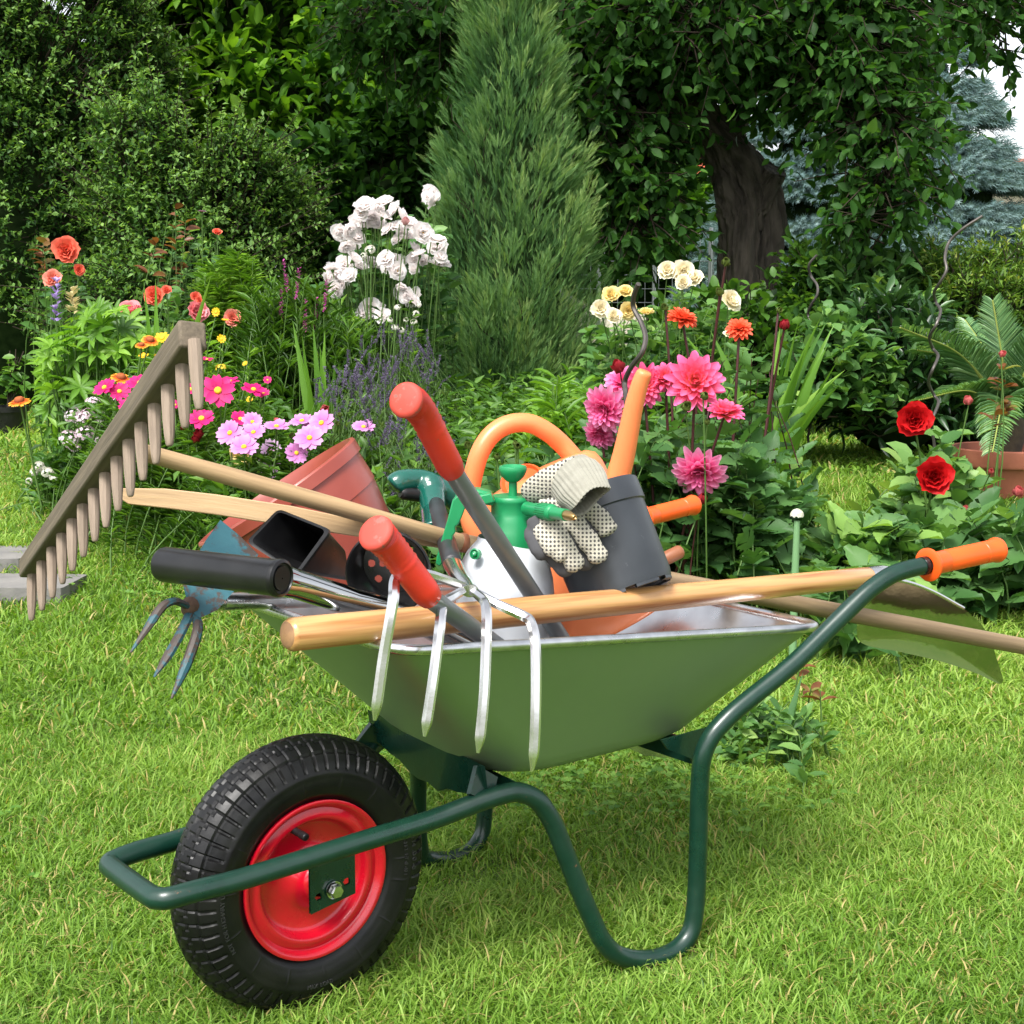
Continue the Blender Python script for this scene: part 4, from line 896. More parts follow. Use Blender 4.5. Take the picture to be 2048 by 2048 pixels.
rose('red', petals('deep_red_petal', (.26, .001, .004), (.56, .006, .008)), .050)
def dahlia(key, pm, R0, half=False):
    k = dict(shape=.62, nu=6, nv=5); ls = [(13, 1.0, .42, 2), (13, .94, .42, 16), (12, .84, .40, 31), (11, .70, .34, 46), (9, .54, .28, 60), (7, .40, .22, 73), (5, .28, .14, 83)]
    FM[key] = [flower('flower', [(n, R0 * L, R0 * W, t - (14 if half else 0), 6, .55, R0 * .06, -R0 * .1 + R0 * .035 * i, .0 + .0 * i, 1 - .09 * i, k) for i, (n, L, W, t) in enumerate(ls)], pm, None, None, (R0 * .22, R0 * .3)) for _ in range(2)]
dahlia('dahlia', petals('pink_dahlia_petal', (.88, .36, .06), (.86, .19, .46), (.88, .13, .22), tr=.4), .069)
dahlia('dahlia2', petals('mauve_dahlia_petal', (.78, .09, .26), (.86, .38, .60), (.84, .14, .38), tr=.4), .066, True)
dahlia('coraldahlia', petals('coral_dahlia_petal', (.78, .12, .03), (.84, .13, .07)), .050, True)
def budmesh(key, col, r):
    m = petals(key + '_bud', tuple(c * .6 for c in col), col); k = dict(shape=.5, nu=5, nv=5)
    FM[key] = [flower('bud', [(5, r * 2.5, r * 2.1, 38, 78, .5, r * .1, -r, 0, 1, k), (4, r * 2.2, r * 1.7, 50, 66, .5, r * .06, -r, .3, 1, k)], m, None, None, (r * .75, r * .8)) for _ in range(2)]
budmesh('greenbud', (.16, .22, .05), .013); budmesh('redbud', (.36, .02, .03), .014); budmesh('pinkbud', (.70, .16, .16), .012); budmesh('palebud', (.75, .42, .42), .012)
def cluster(key, pm, R0, n, r, flat=.6):
    """dome of tiny florets"""
    def mk():
        d = norm_rows(np.abs(rng.normal(size=(n, 3))) * np.array([1, 1, 1]) * np.sign(rng.normal(size=(n, 3)) + np.array([0, 0, .6]))); d[:, 2] = np.abs(d[:, 2]) * .8 + .1; c = norm_rows(d) * R0 * np.array([1, 1, flat])
        k = 5; pos = np.repeat(c, k, 0); x = rand_dirs(n); dn = norm_rows(d); x = norm_rows(np.cross(dn, x)); y = np.cross(dn, x); a = np.tile(np.arange(k) * 2 * math.pi / k, n)
        dr_ = np.cos(a)[:, None] * np.repeat(x, k, 0) + np.sin(a)[:, None] * np.repeat(y, k, 0)
        return scatter('flower_head', LEAF2, pos, dr_ + .2 * np.repeat(dn, k, 0), np.repeat(dn, k, 0), r, r * .9, rng.random(n * k), pm)
    FM[key] = [mk(), mk()]
cluster('william', petals('pale_lilac_floret', (.62, .42, .52), (.84, .78, .82)), .030, 46, .0062)
cluster('clover', petals('dull_white_floret', (.62, .62, .50), (.80, .80, .74)), .018, 34, .006)
cluster('tansy', petals('yellow_floret', (.74, .52, .03), (.8, .62, .08)), .017, 24, .005)
cluster('allium', petals('ivory_floret', (.55, .58, .40), (.84, .84, .74)), .0145, 130, .005, 1.1)
def spike(key, pm, L, r, n, ll):
    z = rng.random(n) * L; a = rng.random(n) * 6.28; rr = r * (1 - .55 * z / L)
    dr_ = np.c_[np.cos(a), np.sin(a), np.full(n, .8)]; pos = np.c_[np.cos(a) * rr * .3, np.sin(a) * rr * .3, z]
    FM[key] = [scatter('flower_spike', LEAF2, pos, dr_, np.c_[-np.cos(a), -np.sin(a), np.ones(n)], ll, ll * .7, rng.random(n), pm)]
spike('lavender', petals('lavender_floret', (.085, .075, .10), (.22, .18, .30)), .085, .006, 70, .0075)
spike('lythrum', petals('purple_loosestrife_floret', (.22, .06, .14), (.62, .10, .42)), .13, .010, 60, .012)
spike('lupin', petals('lilac_lupin_floret', (.25, .16, .45), (.50, .38, .72)), .15, .014, 40, .022)
spike('lupinpale', petals('straw_lupin_floret', (.55, .48, .22), (.66, .58, .32)), .10, .022, 34, .034)

# ------------------------------------------------------------------ plant builders
FACE = np.array([0, -.75, .6])
NR = dict(magenta=.040, pink=.043, yellow=.025, gaillardia=.033, faded=.030, coral=.038, salmon=.040, rosepink=.049, white=.037, cream=.044, lemon=.035, red=.048, dahlia=.071, dahlia2=.068, coraldahlia=.052, greenbud=.013, redbud=.014, pinkbud=.012, palebud=.012, william=.034, clover=.021, tansy=.02, allium=.017)
def leaves_on(C, nl, t0=.15, t1=1., spread=.9, up=.15, jit=.35, powr=1.):
    N, k = C.shape[:2]; t = t0 + (t1 - t0) * rng.random((N, nl)) ** powr; f = t * (k - 1); i = np.minimum(f.astype(int), k - 2); w = (f - i)[..., None]
    idx = np.arange(N)[:, None]; P = C[idx, i] * (1 - w) + C[idx, i + 1] * w; T = norm_rows((C[idx, i + 1] - C[idx, i]).reshape(-1, 3))
    r = rand_dirs(N * nl); r = norm_rows(r - T * (r * T).sum(1, keepdims=True)); D = T * (1 - spread) + r * spread; D[:, 2] += up
    return P.reshape(-1, 3), norm_rows(D), norm_rows(np.array([0, -.25, 1.]) + rng.normal(0, jit, (N * nl, 3))), t.ravel()
def tip_field(px0, px1, prof, d0, d1, n, jit=.5, low=None):
    """tips of n shoots: across px0..px1 and depth d0..d1, reaching up to the height profile"""
    px = rng.uniform(px0, px1, n); d = rng.uniform(d0, d1, n); xs, ys = zip(*prof); top = np.interp(px, xs, ys)
    py = top + np.abs(rng.normal(0, 1, n)) * jit * 60
    return np.array([at(a, b, c) for a, b, c in zip(px, py, d)])
def herb(t, tips, nl, ll, lw, lm, stem='stem', tpl=LEAF6, spread=.85, up=.15, t0=.2, r0=.004, lean=.12, tone=(.5, .2), t1=1., powr=.8, bases=None, tslope=0, jit=.35, part='foliage'):
    n = len(tips); b = tips.copy() if bases is None else bases; b = b + rng.normal(0, lean, (n, 3)); b[:, 2] = GZ(b[:, 1])
    C = arcs(b, tips, 6); t.part('stem', stems_mesh('stem', C, r0, r0 * .35, LM[stem], t.loc), None)
    P, D, U, tt = leaves_on(C, nl, t0, t1, spread, up, jit, powr)
    keep = P[:, 2] > GZ(P[:, 1]) + .02; P, D, U, tt = P[keep], D[keep], U[keep], tt[keep]; n = len(P)
    sz = ll * rng.uniform(.55, 1.15, n); tn = np.clip(tone[0] + tone[1] * rng.normal(size=n) + .12 * (tt - .5), 0, .97)
    t.part(part, scatter(part, tpl, P, D, U, sz, sz * lw, tn, LM[lm], t.loc, tslope), None); return C
def blooms(t, key, L, size=1., name='flower', face=FACE, jit=.3, stem=None, base=None, sr=.0022, label=None):
    """L: (px,py,d[,radius px[,facing]]) heads of one plant, each with its own stem to the plant's foot"""
    S = []
    for q in L:
        p = at(*q[:3]); s = q[3] * q[2] / F / NR[key] * size if len(q) > 3 else size; f = nz(np.asarray(q[4], float) if len(q) > 4 else face + rng.normal(0, jit, 3))
        t.inst(name, random.choice(FM[key]), p, f, s, label=label); S.append((p - f * .006, f))
    if stem:
        tp = np.array([p for p, f in S]); b = tp * .6 + (t.loc if base is None else base) * .4; b[:, :2] += rng.normal(0, .03, (len(tp), 2)); b[:, 2] = GZ(b[:, 1])
        C = arcs(b, tp, 7, .08); t.part('flower_stem', stems_mesh('flower_stem', C, sr * 1.3, sr, LM[stem], t.loc), None)
    return S
def shell_pts(c, r, n, inner=.75, up_only=True, bump=.12):
    d = rand_dirs(n); d[:, 2] = np.where(d[:, 2] < -.35, -d[:, 2], d[:, 2]) if up_only else d[:, 2]
    k = 1 + bump * (np.sin(d[:, 0] * 5.3 + c[0] * 3 + 4 * d[:, 2]) + np.sin(d[:, 2] * 7.1 + d[:, 1] * 3 + c[1]) + .7 * np.sin(d[:, 0] * 13 + d[:, 2] * 11))
    f = inner + (1 - inner) * rng.random(n) ** .6
    return np.asarray(c) + d * np.asarray(r) * (k * f)[:, None], d, f
def bush(name, label, cat, c, r, n, nl, ll, lw, lm, tl=.25, tpl=LEAF2, spread=.7, droop=-.05, tone=(.45, .2), inner=.7, core=.7, trunk=True, group=None, up=.5, face_only=True, ground=True, tipbright=.25, bump=.12, sprigs=0):
    loc = np.array([c[0], c[1], GZ(c[1])]); t = Thing(name, label, cat, loc, group)
    if face_only: n2 = int(n * 1.6)
    P, d, f = shell_pts(c, r, n, inner, bump=bump)
    if face_only: k = (d[:, 1] < .35); P, d, f = P[k], d[k], f[k]
    k = P[:, 2] > loc[2] + .04; P, d, f = P[k], d[k], f[k]; n = len(P)
    D = norm_rows(d * np.array([1, 1, .6]) + np.array([0, 0, up]) + rng.normal(0, .35, (n, 3))); L = tl * rng.uniform(.5, 1.3, n)
    Q, DD, U = twigs(P - D * L[:, None] * .5, D, L, nl, spread, droop, .4); m = len(Q)
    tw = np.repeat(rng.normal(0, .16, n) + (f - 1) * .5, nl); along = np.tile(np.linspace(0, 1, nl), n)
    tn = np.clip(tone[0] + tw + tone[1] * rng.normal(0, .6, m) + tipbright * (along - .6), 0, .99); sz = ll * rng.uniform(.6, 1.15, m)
    t.part('foliage', scatter('foliage', tpl, Q, DD, U, sz, sz * lw, tn, LM[lm], loc), None)
    if sprigs:                                  # long arching shoots that break the outline
        P2, d2, f2 = shell_pts(c, r, sprigs * 2, .9, bump=bump); k = d2[:, 1] < .25; P2, d2 = P2[k], d2[k]
        tp = P2 + norm_rows(d2 * np.array([1, 1, .5]) + np.array([0, 0, .55]) + rng.normal(0, .3, P2.shape)) * rng.uniform(.12, .42, (len(P2), 1)); C2 = arcs(P2 - d2 * .15, tp, 6, .25)
        q, e, u, a_ = leaves_on(C2, 26, .1, 1., .8, .2, .5); s2 = ll * rng.uniform(.55, 1.2, len(q))
        t.part('shoots', scatter('shoots', tpl, q, e, u, s2, s2 * lw, np.clip(.62 + .30 * (a_ - .4) + .12 * rng.normal(size=len(q)), 0, 1), LM[lm], loc), None)
        t.part('twigs', stems_mesh('twigs', C2, .004, .002, LM['twig'], loc, 4), None)
    C = np.stack([P - D * (L * .6)[:, None] - d * .12, P - D * (L * .3)[:, None], P + D * (L * .4)[:, None]], 1)
    t.part('twigs', stems_mesh('twigs', C[::2], .005, .002, LM['twig'], loc, 4), None)
    if core: m = MB(); m.ball(c, np.asarray(r) * core, 24); t.part('dark_filler_core', m, M['dark_core'])  # added solid ellipsoid, no real branches: closes gaps with painted darkness
    if trunk and r[2] > .9:
        m = MB(); m.tube([loc, loc + [.03, 0, c[2] * .5], [c[0], c[1], c[2]]], [.06, .05, .03], 10); t.part('trunk', m, M['bark2'])
    return t
# ------------------------------------------------------------------ background: house, far trees, spruces, hedge, trees
def house(name, label, px0, px1, pyeave, pyridge, d, depth, wallm, roofm):
    a, b = at(px0, pyeave, d), at(px1, pyeave, d); zr = at(px0, pyridge, d + depth / 2)[2]; z0 = float(GZ(d)); ze = a[2]
    t = Thing(name, label, 'house', np.array([(a[0] + b[0]) / 2, d, z0])); w = (b[0] - a[0]); cx = (a[0] + b[0]) / 2
    m = MB(); m.box([cx, d + depth / 2, (z0 + ze) / 2], [w / 2 - .3, 0, 0], [0, depth / 2 - .3, 0], [0, 0, (ze - z0) / 2])
    for e in (-1, 1): m.prism([[cx + e * (w / 2 - .4), d + .35, ze], [cx + e * (w / 2 - .4), d + depth - .35, ze], [cx + e * (w / 2 - .4), d + depth / 2, zr - .15]], [.1, 0, 0])
    t.part('wall', m, wallm)
    m = MB(); n = 14
    for sgn in (-1, 1):
        for i in range(n):                      # overlapping courses of tiles
            f0, f1 = i / n, (i + 1.15) / n
            y0 = d + depth / 2 + sgn * (depth / 2) * f0; y1 = d + depth / 2 + sgn * (depth / 2) * f1
            q0 = zr + (ze - zr) * f0 + .0; q1 = zr + (ze - zr) * f1 + .03
            m.prism([[cx - w / 2, y0, q0], [cx + w / 2, y0, q0], [cx + w / 2, y1, q1], [cx - w / 2, y1, q1]], [0, 0, .03])
    ro = t.part('roof', m, roofm)
    m = MB(); m.box([cx + w * .2, d + depth / 2, zr + .3], [.25, 0, 0], [0, .25, 0], [0, 0, .5]); t.part('chimney', m, M['chim'], ro)
    for k in range(3):
        x = cx + (k - 1) * w * .28
        m = MB(); m.box([x, d + .28, z0 + (ze - z0) * .55], [.5, 0, 0], [0, .03, 0], [0, 0, .55]); wo_ = t.part('window', m, M['winf'])
        m = MB(); m.box([x, d + .245, z0 + (ze - z0) * .55], [.43, 0, 0], [0, .01, 0], [0, 0, .48]); t.part('pane', m, M['glass'], wo_)
    return t
M['wall'] = mat('rendered_wall', (.52, .46, .38), .9, col2=(.46, .40, .33), scale=2)
M['rooft'] = mat('orange_roof_tile', (.46, .11, .045), .8, col2=(.38, .085, .035), scale=3)
M['rooft2'] = mat('brown_roof_tile', (.30, .13, .085), .8, col2=(.24, .10, .065), scale=3)
M['chim'] = mat('chimney_brick', (.28, .10, .06), .9); M['winf'] = mat('window_frame', (.7, .7, .68), .5); M['glass'] = mat('window_glass', (.03, .04, .05), .05)
house('house', 'pale house with orange tiled roof glimpsed left of the old tree trunk', 1150, 1425, 348, 292, 27, 7, M['wall'], M['rooft'])
house('house', 'house with brown tiled roof behind the blue spruce at the edge of the garden', 1985, 2420, 372, 318, 34, 8, M['wall'], M['rooft2'])

def spruce(label, px, apex_py, d, hw, n, seedtilt=0):
    """hw = half width in metres at the ground"""
    ap = at(px, apex_py, d); b = np.array([ap[0], d, float(GZ(d))]); Hh = ap[2] - b[2]
    t = Thing('blue_spruce', label, 'spruce', b, 'blue spruces')
    m = MB(); m.tube([b, b + UP * Hh * .5, ap], [.16, .1, .02], 10); t.part('trunk', m, M['bark'])
    # bottle-brush shoot: needles round an axis
    nn = 26; V = []; Fc = []
    for k in range(nn):
        y = .04 + .92 * k / nn; a = k * 2.4; l = .30 * (1 - .35 * y); c, s_ = math.cos(a), math.sin(a); o = len(V)
        V += [(c * .02 - s_ * .030, y, s_ * .02 + c * .030), (c * .02 + s_ * .030, y, s_ * .02 - c * .030), (c * l, y + .20, s_ * l)]; Fc.append((o, o + 1, o + 2))
    tpl = (np.array(V), Fc); P, D, U, T = [], [], [], []
    nb = n
    for i in range(nb):
        h = (1 - rng.random() ** .55 * .0 - rng.random()) ; h = (int(rng.random() ** 1.25 * 17) + rng.normal(.5, .13)) / 17; h = min(max(h, 0), .99); z = h * Hh * .97; R_ = hw * (1 - h) ** .9 * rng.uniform(.82, 1.08) + .06; a = rng.uniform(0, 2 * math.pi)
        if math.sin(a) > .45: continue
        out = np.array([math.cos(a), math.sin(a), 0]); sd_ = np.array([-math.sin(a), math.cos(a), 0]); tier = math.sin(z * 9.5) * .06
        k0 = max(2, int(R_ / .055)); ms = int(min(34, 5 + R_ * 22))
        for q in range(ms):
            f = 1 - .62 * rng.random() ** 1.8; w = rng.normal(0, .20) * R_ * (1.15 - f * .6)
            p = b + UP * (z + tier) + out * R_ * f + sd_ * w + UP * (-.20 * R_ * f + .10 * R_ * f * f + rng.normal(0, .025)); P.append(p)
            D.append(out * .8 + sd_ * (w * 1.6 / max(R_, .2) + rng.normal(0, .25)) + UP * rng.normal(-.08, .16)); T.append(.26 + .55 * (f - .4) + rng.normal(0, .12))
    P, D = np.array(P), norm_rows(np.array(D)); U = norm_rows(np.array([0, 0, 1.]) + rng.normal(0, .2, P.shape))
    L = .20 * rng.uniform(.65, 1.25, len(P)); t.part('branches', scatter('branches', tpl, P, D, U, L, L * .85, np.clip(T, 0, 1), LM['spruce'], b), None)
    m = MB(); m.lathe([(hw * .62, .25), (hw * .5, Hh * .25), (hw * .3, Hh * .55), (.02, Hh * .9)], b, UP, 20); t.part('dark_filler_core', m, M['dark_core'])  # added solid dark cone, gives the gaps between tiers their shade
spruce('tall blue spruce against the white sky beside the brown tiled roof', 1885, 40, 17, 1.85, 1500)
spruce('shorter blue spruce directly right of the old tree trunk', 1640, 20, 18.5, 1.9, 1500)

bush('far_tree', 'dark distant tree filling the gap behind the pointed cypress', 'tree', at(980, 330, 20), (3.2, 1.5, 2.6), 2600, 9, .20, .6, 'broad', .5, tone=(.30, .18), group='trees beyond the garden')
bush('far_tree', 'dim green tree far behind the white rose bush', 'tree', at(680, 300, 17.5), (1.7, 1.2, 2.5), 1800, 9, .18, .6, 'broad', .45, tone=(.30, .18), group='trees beyond the garden')
bush('far_tree', 'pale green tree behind the wire fence left of the trunk', 'tree', at(1300, 520, 22), (2.2, 1, 1.15), 1000, 9, .2, .6, 'bright', .5, tone=(.45, .2), group='trees beyond the garden')
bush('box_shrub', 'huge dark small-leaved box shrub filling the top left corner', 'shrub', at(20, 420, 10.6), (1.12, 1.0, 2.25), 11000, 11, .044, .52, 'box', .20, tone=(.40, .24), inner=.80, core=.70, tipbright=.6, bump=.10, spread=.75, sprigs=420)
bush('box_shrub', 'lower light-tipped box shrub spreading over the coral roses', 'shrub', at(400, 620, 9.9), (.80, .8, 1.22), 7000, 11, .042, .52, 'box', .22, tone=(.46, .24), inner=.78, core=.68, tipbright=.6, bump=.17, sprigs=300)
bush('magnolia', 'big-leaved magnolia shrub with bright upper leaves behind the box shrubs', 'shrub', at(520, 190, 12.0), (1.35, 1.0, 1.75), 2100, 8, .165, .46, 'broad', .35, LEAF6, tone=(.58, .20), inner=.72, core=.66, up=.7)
bush('dark_shrub', 'dark shady large-leaved shrub close behind the white rose bush', 'shrub', at(790, 520, 10.8), (.85, .6, 1.1), 900, 8, .13, .5, 'plum', .28, LEAF6, tone=(.40, .2), core=.7)

# old plum tree
tb = gnd(1495, 8.9); plum = Thing('plum_tree', 'old plum tree with thick furrowed trunk and dark drooping leaf canopy', 'tree', tb)
tm = MB()
def barky(pts, rad, seg=110, amp=.13):
    P = catmull(pts, 14); n = len(P); rr = np.interp(np.linspace(0, 1, n), np.linspace(0, 1, len(rad)), rad); o = len(tm.v); tm.tube(P, list(rr), seg)
    for i in range(n):
        for k in range(seg):
            a = 2 * math.pi * k / seg; v_ = np.array(tm.v[o + i * seg + k]); c = P[i]; tw = i * .10
            g = 1 + amp * math.sin(3 * a + tw) + amp * .8 * math.sin(5 * a - tw * 1.3 + 1) + amp * .5 * abs(math.sin(8 * a + tw + math.sin(i * .5))) + amp * .9 * (.5 - abs(math.sin(11 * a + .9 * math.sin(i * .23 + 2 * a) + .5 * math.sin(i * .61))) ** .6) + amp * .5 * (.5 - abs(math.sin(19 * a + 1.2 * math.sin(i * .31 + a))))
            tm.v[o + i * seg + k] = tuple(c + (v_ - c) * g)
barky([tb, at(1496, 700, 8.9), at(1495, 560, 8.9), at(1498, 430, 8.9), at(1480, 350, 8.88), at(1448, 290, 8.85), at(1410, 235, 8.8), at(1350, 160, 8.7), at(1270, 60, 8.6), at(1200, -90, 8.5)], [.26, .195, .18, .175, .165, .115, .10, .085, .07, .045])
barky([at(1500, 420, 8.88), at(1522, 380, 8.84), at(1542, 345, 8.80), at(1546, 338, 8.79)], [.13, .10, .085, .075], 70)
barky([at(1455, 300, 8.9), at(1480, 200, 9.0), at(1560, 80, 9.1), at(1700, -60, 9.0)], [.09, .075, .06, .04], 60)
barky([at(1400, 225, 8.8), at(1320, 225, 8.7), at(1230, 235, 8.6)], [.07, .05, .03], 40)
barky([at(1560, 80, 9.1), at(1680, 110, 8.8), at(1780, 200, 8.4), at(1800, 330, 8.2)], [.045, .035, .025, .012], 30)
plum.part('trunk', tm, M['bark'], angle=70)
blobs = [(790, 40, 9.6, .36, .4, .34, 190), (900, 50, 9.5, .35, .4, .36, 170), (1200, 260, 8.5, .40, .35, .46, 340), (1180, 110, 8.9, .5, .5, .5, 420), (1265, 420, 8.4, .26, .3, .26, 120), (1385, 30, 8.3, .55, .5, .30, 400), (1560, 30, 8.6, .6, .5, .34, 400),
         (1690, 90, 8.3, .45, .4, .42, 380), (1770, 260, 8.1, .22, .25, .36, 130), (1755, 400, 8.0, .14, .2, .24, 50), (1850, 0, 8.8, .38, .4, .14, 90), (1980, 0, 8.9, .26, .3, .16, 48), (1985, 85, 8.8, .10, .12, .14, 13),]
base, dirs = [], []
for px, py, d, rx, ry, rz, n in blobs:
    c = at(px, py, d); q = rand_dirs(n) * (rng.random((n, 1)) ** .4) * np.array([rx, ry, rz]); base.append(c + q); dirs.append(norm_rows(q * np.array([1.2, 1.2, .3])) * .8 + np.array([0, 0, -.30]) + rng.normal(0, .40, (n, 3)))
base = np.concatenate(base); dirs = norm_rows(np.concatenate(dirs)); L = .30 * rng.uniform(.6, 1.3, len(base))
Q, D, U = twigs(base, dirs, L, 12, .85, -.10, .7); D[:, 2] -= .28; D = norm_rows(D); sz = .078 * rng.uniform(.5, 1.25, len(Q))
plum.part('crown', scatter('crown', LEAF6, Q, D, U, sz, sz * .58, np.clip(.45 + .2 * rng.normal(size=len(Q)), 0, .99), LM['plum'], tb), None)
plum.part('twigs', stems_mesh('twigs', np.stack([base - dirs * .12, base + dirs * (L * .4)[:, None], base + dirs * (L * .9)[:, None] + np.array([0, 0, -.02])], 1), .005, .002, LM['twig'], tb, 4), None)
n = 900; c = np.array([1.6, 9.2, 4.2]); q = rand_dirs(n) * (rng.random((n, 1)) ** .4) * np.array([3.6, 1.7, 1.0]); bb = c + q; bb = bb[bb[:, 2] > 2.95]  # unseen leaves above the frame, added to block skylight and darken the underside
Q, D, U = twigs(bb, rand_dirs(len(bb)), .4, 8, .7, -.1, .5); sz = .13 * rng.uniform(.7, 1.2, len(Q))
plum.part('unseen_crown', scatter('unseen_crown', LEAF2, Q, D, U, sz, sz * .7, np.clip(.45 + .2 * rng.normal(size=len(Q)), 0, .99), LM['plum'], tb), None)

# cypress
def cypress():
    b = gnd(1018, 7.6); t = Thing('cypress', 'slim pointed cypress with feathery grey-green upright sprays, in the middle of the bed', 'cypress', b); Hh = 2.95
    V, Fc = [], []
    for k in range(17):
        y = .0 + .84 * k / 17; sgn = -1 if k % 2 else 1; l = .30 * (1 - .55 * y); ph = (k * 1.7) % 3.1 - 1.5
        dx, dz = sgn * math.cos(ph) * .55, math.sin(ph) * .55; o = len(V)
        V += [(-.008, y, 0), (.008, y, .008), (dx * l * .55 + .014, y + l * .55, dz * l * .55), (dx * l, y + l * 1.02, dz * l), (dx * l * .55 - .014, y + l * .50, dz * l * .55)]; Fc += [(o, o + 1, o + 2, o + 4), (o + 4, o + 2, o + 3)]
    o = len(V); V += [(-.014, 0, 0), (.014, 0, 0), (.008, .7, 0), (0, 1.08, .0), (-.008, .7, 0)]; Fc += [(o, o + 1, o + 2, o + 4), (o + 4, o + 2, o + 3)]
    m_ = 680; h = np.concatenate([rng.random(560) ** 1.1, rng.random(120) * .22]); a = rng.random(m_) * 2 * math.pi; k = np.sin(a) < .5; h, a = h[k], a[k]; m_ = len(h)
    prof = np.interp(h, [0, .06, .22, .42, .60, .78, .92, 1], [.31, .35, .35, .295, .195, .080, .022, .0])
    f = 1 - .38 * rng.random(m_) ** 1.6; rr = prof * f * (1 + .13 * np.sin(3 * a + h * 9) + .10 * np.sin(5 * a - h * 19))
    A0 = b + np.c_[np.cos(a) * rr, np.sin(a) * rr, h * Hh * .93]; out = np.c_[np.cos(a), np.sin(a), 0 * a]; AX_ = norm_rows(out * rng.uniform(.12, .42, (m_, 1)) + UP + rng.normal(0, .10, (m_, 3))); PL = rng.uniform(.22, .46, m_) * (1 - .35 * h)
    ns = 46; s_ = rng.random((m_, ns)) ** .85; wid = (.065 * (1 - s_) ** .8 * (1 - .4 * h[:, None]) + .004); g = rng.normal(0, 1, (m_, ns, 3)) * wid[..., None] * np.array([1, 1, .5])
    P = (A0[:, None] + AX_[:, None] * (PL[:, None] * s_)[..., None] + g).reshape(-1, 3); D = norm_rows((AX_[:, None] * 1.0 + g / np.maximum(wid, .01)[..., None] * .32 + out[:, None] * .12).reshape(-1, 3)); n = len(P)
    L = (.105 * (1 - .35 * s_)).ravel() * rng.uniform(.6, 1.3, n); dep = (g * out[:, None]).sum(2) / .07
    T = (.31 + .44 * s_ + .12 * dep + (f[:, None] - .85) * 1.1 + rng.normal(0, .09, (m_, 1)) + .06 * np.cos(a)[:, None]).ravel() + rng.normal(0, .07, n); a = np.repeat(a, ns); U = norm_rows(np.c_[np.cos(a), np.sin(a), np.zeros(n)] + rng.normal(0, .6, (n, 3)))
    t.part('foliage', scatter('foliage', (np.array(V), Fc), P, D, U, L, L * .85, np.clip(T, 0, .95), LM['cypress'], b, tslope=.12), None)
    k = rng.choice(n, 240); C = np.stack([P[k] - D[k] * .14 - np.c_[np.cos(a[k]), np.sin(a[k]), 0 * a[k]] * .10, P[k] - D[k] * .03, P[k] + D[k] * .05], 1); t.part('twigs', stems_mesh('twigs', C, .004, .002, LM['twig'], b, 4), None)
    m = MB(); m.lathe([(.20, .0), (.25, .3), (.27, .75), (.21, 1.25), (.13, 1.8), (.05, 2.3), (.01, 2.5)], b, UP, 20); t.part('dark_filler_core', m, M['dark_core'])  # added solid dark spindle that keeps the sprays opaque and dark inside
    m = MB(); m.tube([b, b + UP * .3], [.06, .05], 12); t.part('trunk', m, M['bark2'])
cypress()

# shrubs at the right
bush('leafy_shrub', 'light green small-leaved shrub at the right foot of the tree trunk', 'shrub', at(1615, 690, 8.4), (.25, .3, .46), 420, 8, .075, .5, 'herb', .2, LEAF6, tone=(.52, .2), core=.6)
bush('peony', 'broad dark peony clump in front of the blue spruces', 'shrub', at(1760, 720, 8.3), (.60, .5, .50), 950, 9, .115, .42, 'dahlia', .26, LEAF6, tone=(.50, .22), core=.66, up=.6)
bush('rhododendron', 'rhododendron with long leathery leaves in front of the dark peony clump', 'shrub', at(1790, 800, 6.9), (.42, .36, .42), 330, 9, .115, .28, 'rhodo', .16, LEAF6, tone=(.42, .2), core=.6, up=.7, tipbright=.45)
bush('golden_shrub', 'yellow-green fine-leaved shrub behind the potted cycad', 'shrub', at(1975, 640, 8.0), (.44, .35, .36), 900, 9, .060, .25, 'varieg', .2, LEAF2, tone=(.5, .22), core=.6, up=.8)
bush('broadleaf_shrub', 'dark broad-leaved shrub low between the cycad and the peony', 'shrub', at(1925, 830, 7.2), (.42, .3, .36), 300, 8, .11, .4, 'rhodo', .2, LEAF6, tone=(.38, .2), core=.6)
bush('ground_shrub', 'low grey-green mallow clump beside the strap-leaved plant', 'shrub', at(1665, 775, 6.6), (.26, .25, .24), 240, 8, .07, .8, 'rose', .16, LEAF6, tone=(.58, .2), core=.5)
bush('ground_shrub', 'low shady clump under the tree trunk behind the dahlias', 'shrub', at(1450, 760, 6.9), (.42, .3, .34), 420, 8, .075, .6, 'herb', .16, LEAF6, tone=(.40, .2), core=.5)

# cycad
cb = gnd(2000, 5.7); zr = at(2000, 893, 5.7)[2]
pt = Thing('terracotta_pot', 'big terracotta pot standing on the lawn at the right, planted with the cycad', 'plant pot', cb); m = MB(); hh = zr - cb[2]
m.lathe([(.15, 0), (.19, hh * .55), (.195, hh - .07), (.215, hh - .068), (.22, hh - .06), (.222, hh - .005), (.216, hh), (.203, hh - .002), (.198, hh - .04), (.17, hh * .5), (.001, hh * .5)], cb, UP, 48); pt.part('pot_wall', m, M['terra'])
m = MB(); m.lathe([(.197, hh - .05), (.1, hh - .035), (.001, hh - .03)], cb, UP, 24); pt.part('soil', m, M['soil'])
cy = Thing('cycad', 'cycad with stiff feathery fronds growing in the big terracotta pot', 'cycad', cb + UP * (hh - .03))
m = MB(); top = cb + UP * (hh + .07); m.lathe([(.05, -.10), (.07, -.02), (.055, .04), (.02, .06)], top, UP, 20); cy.part('trunk', m, M['bark2'])
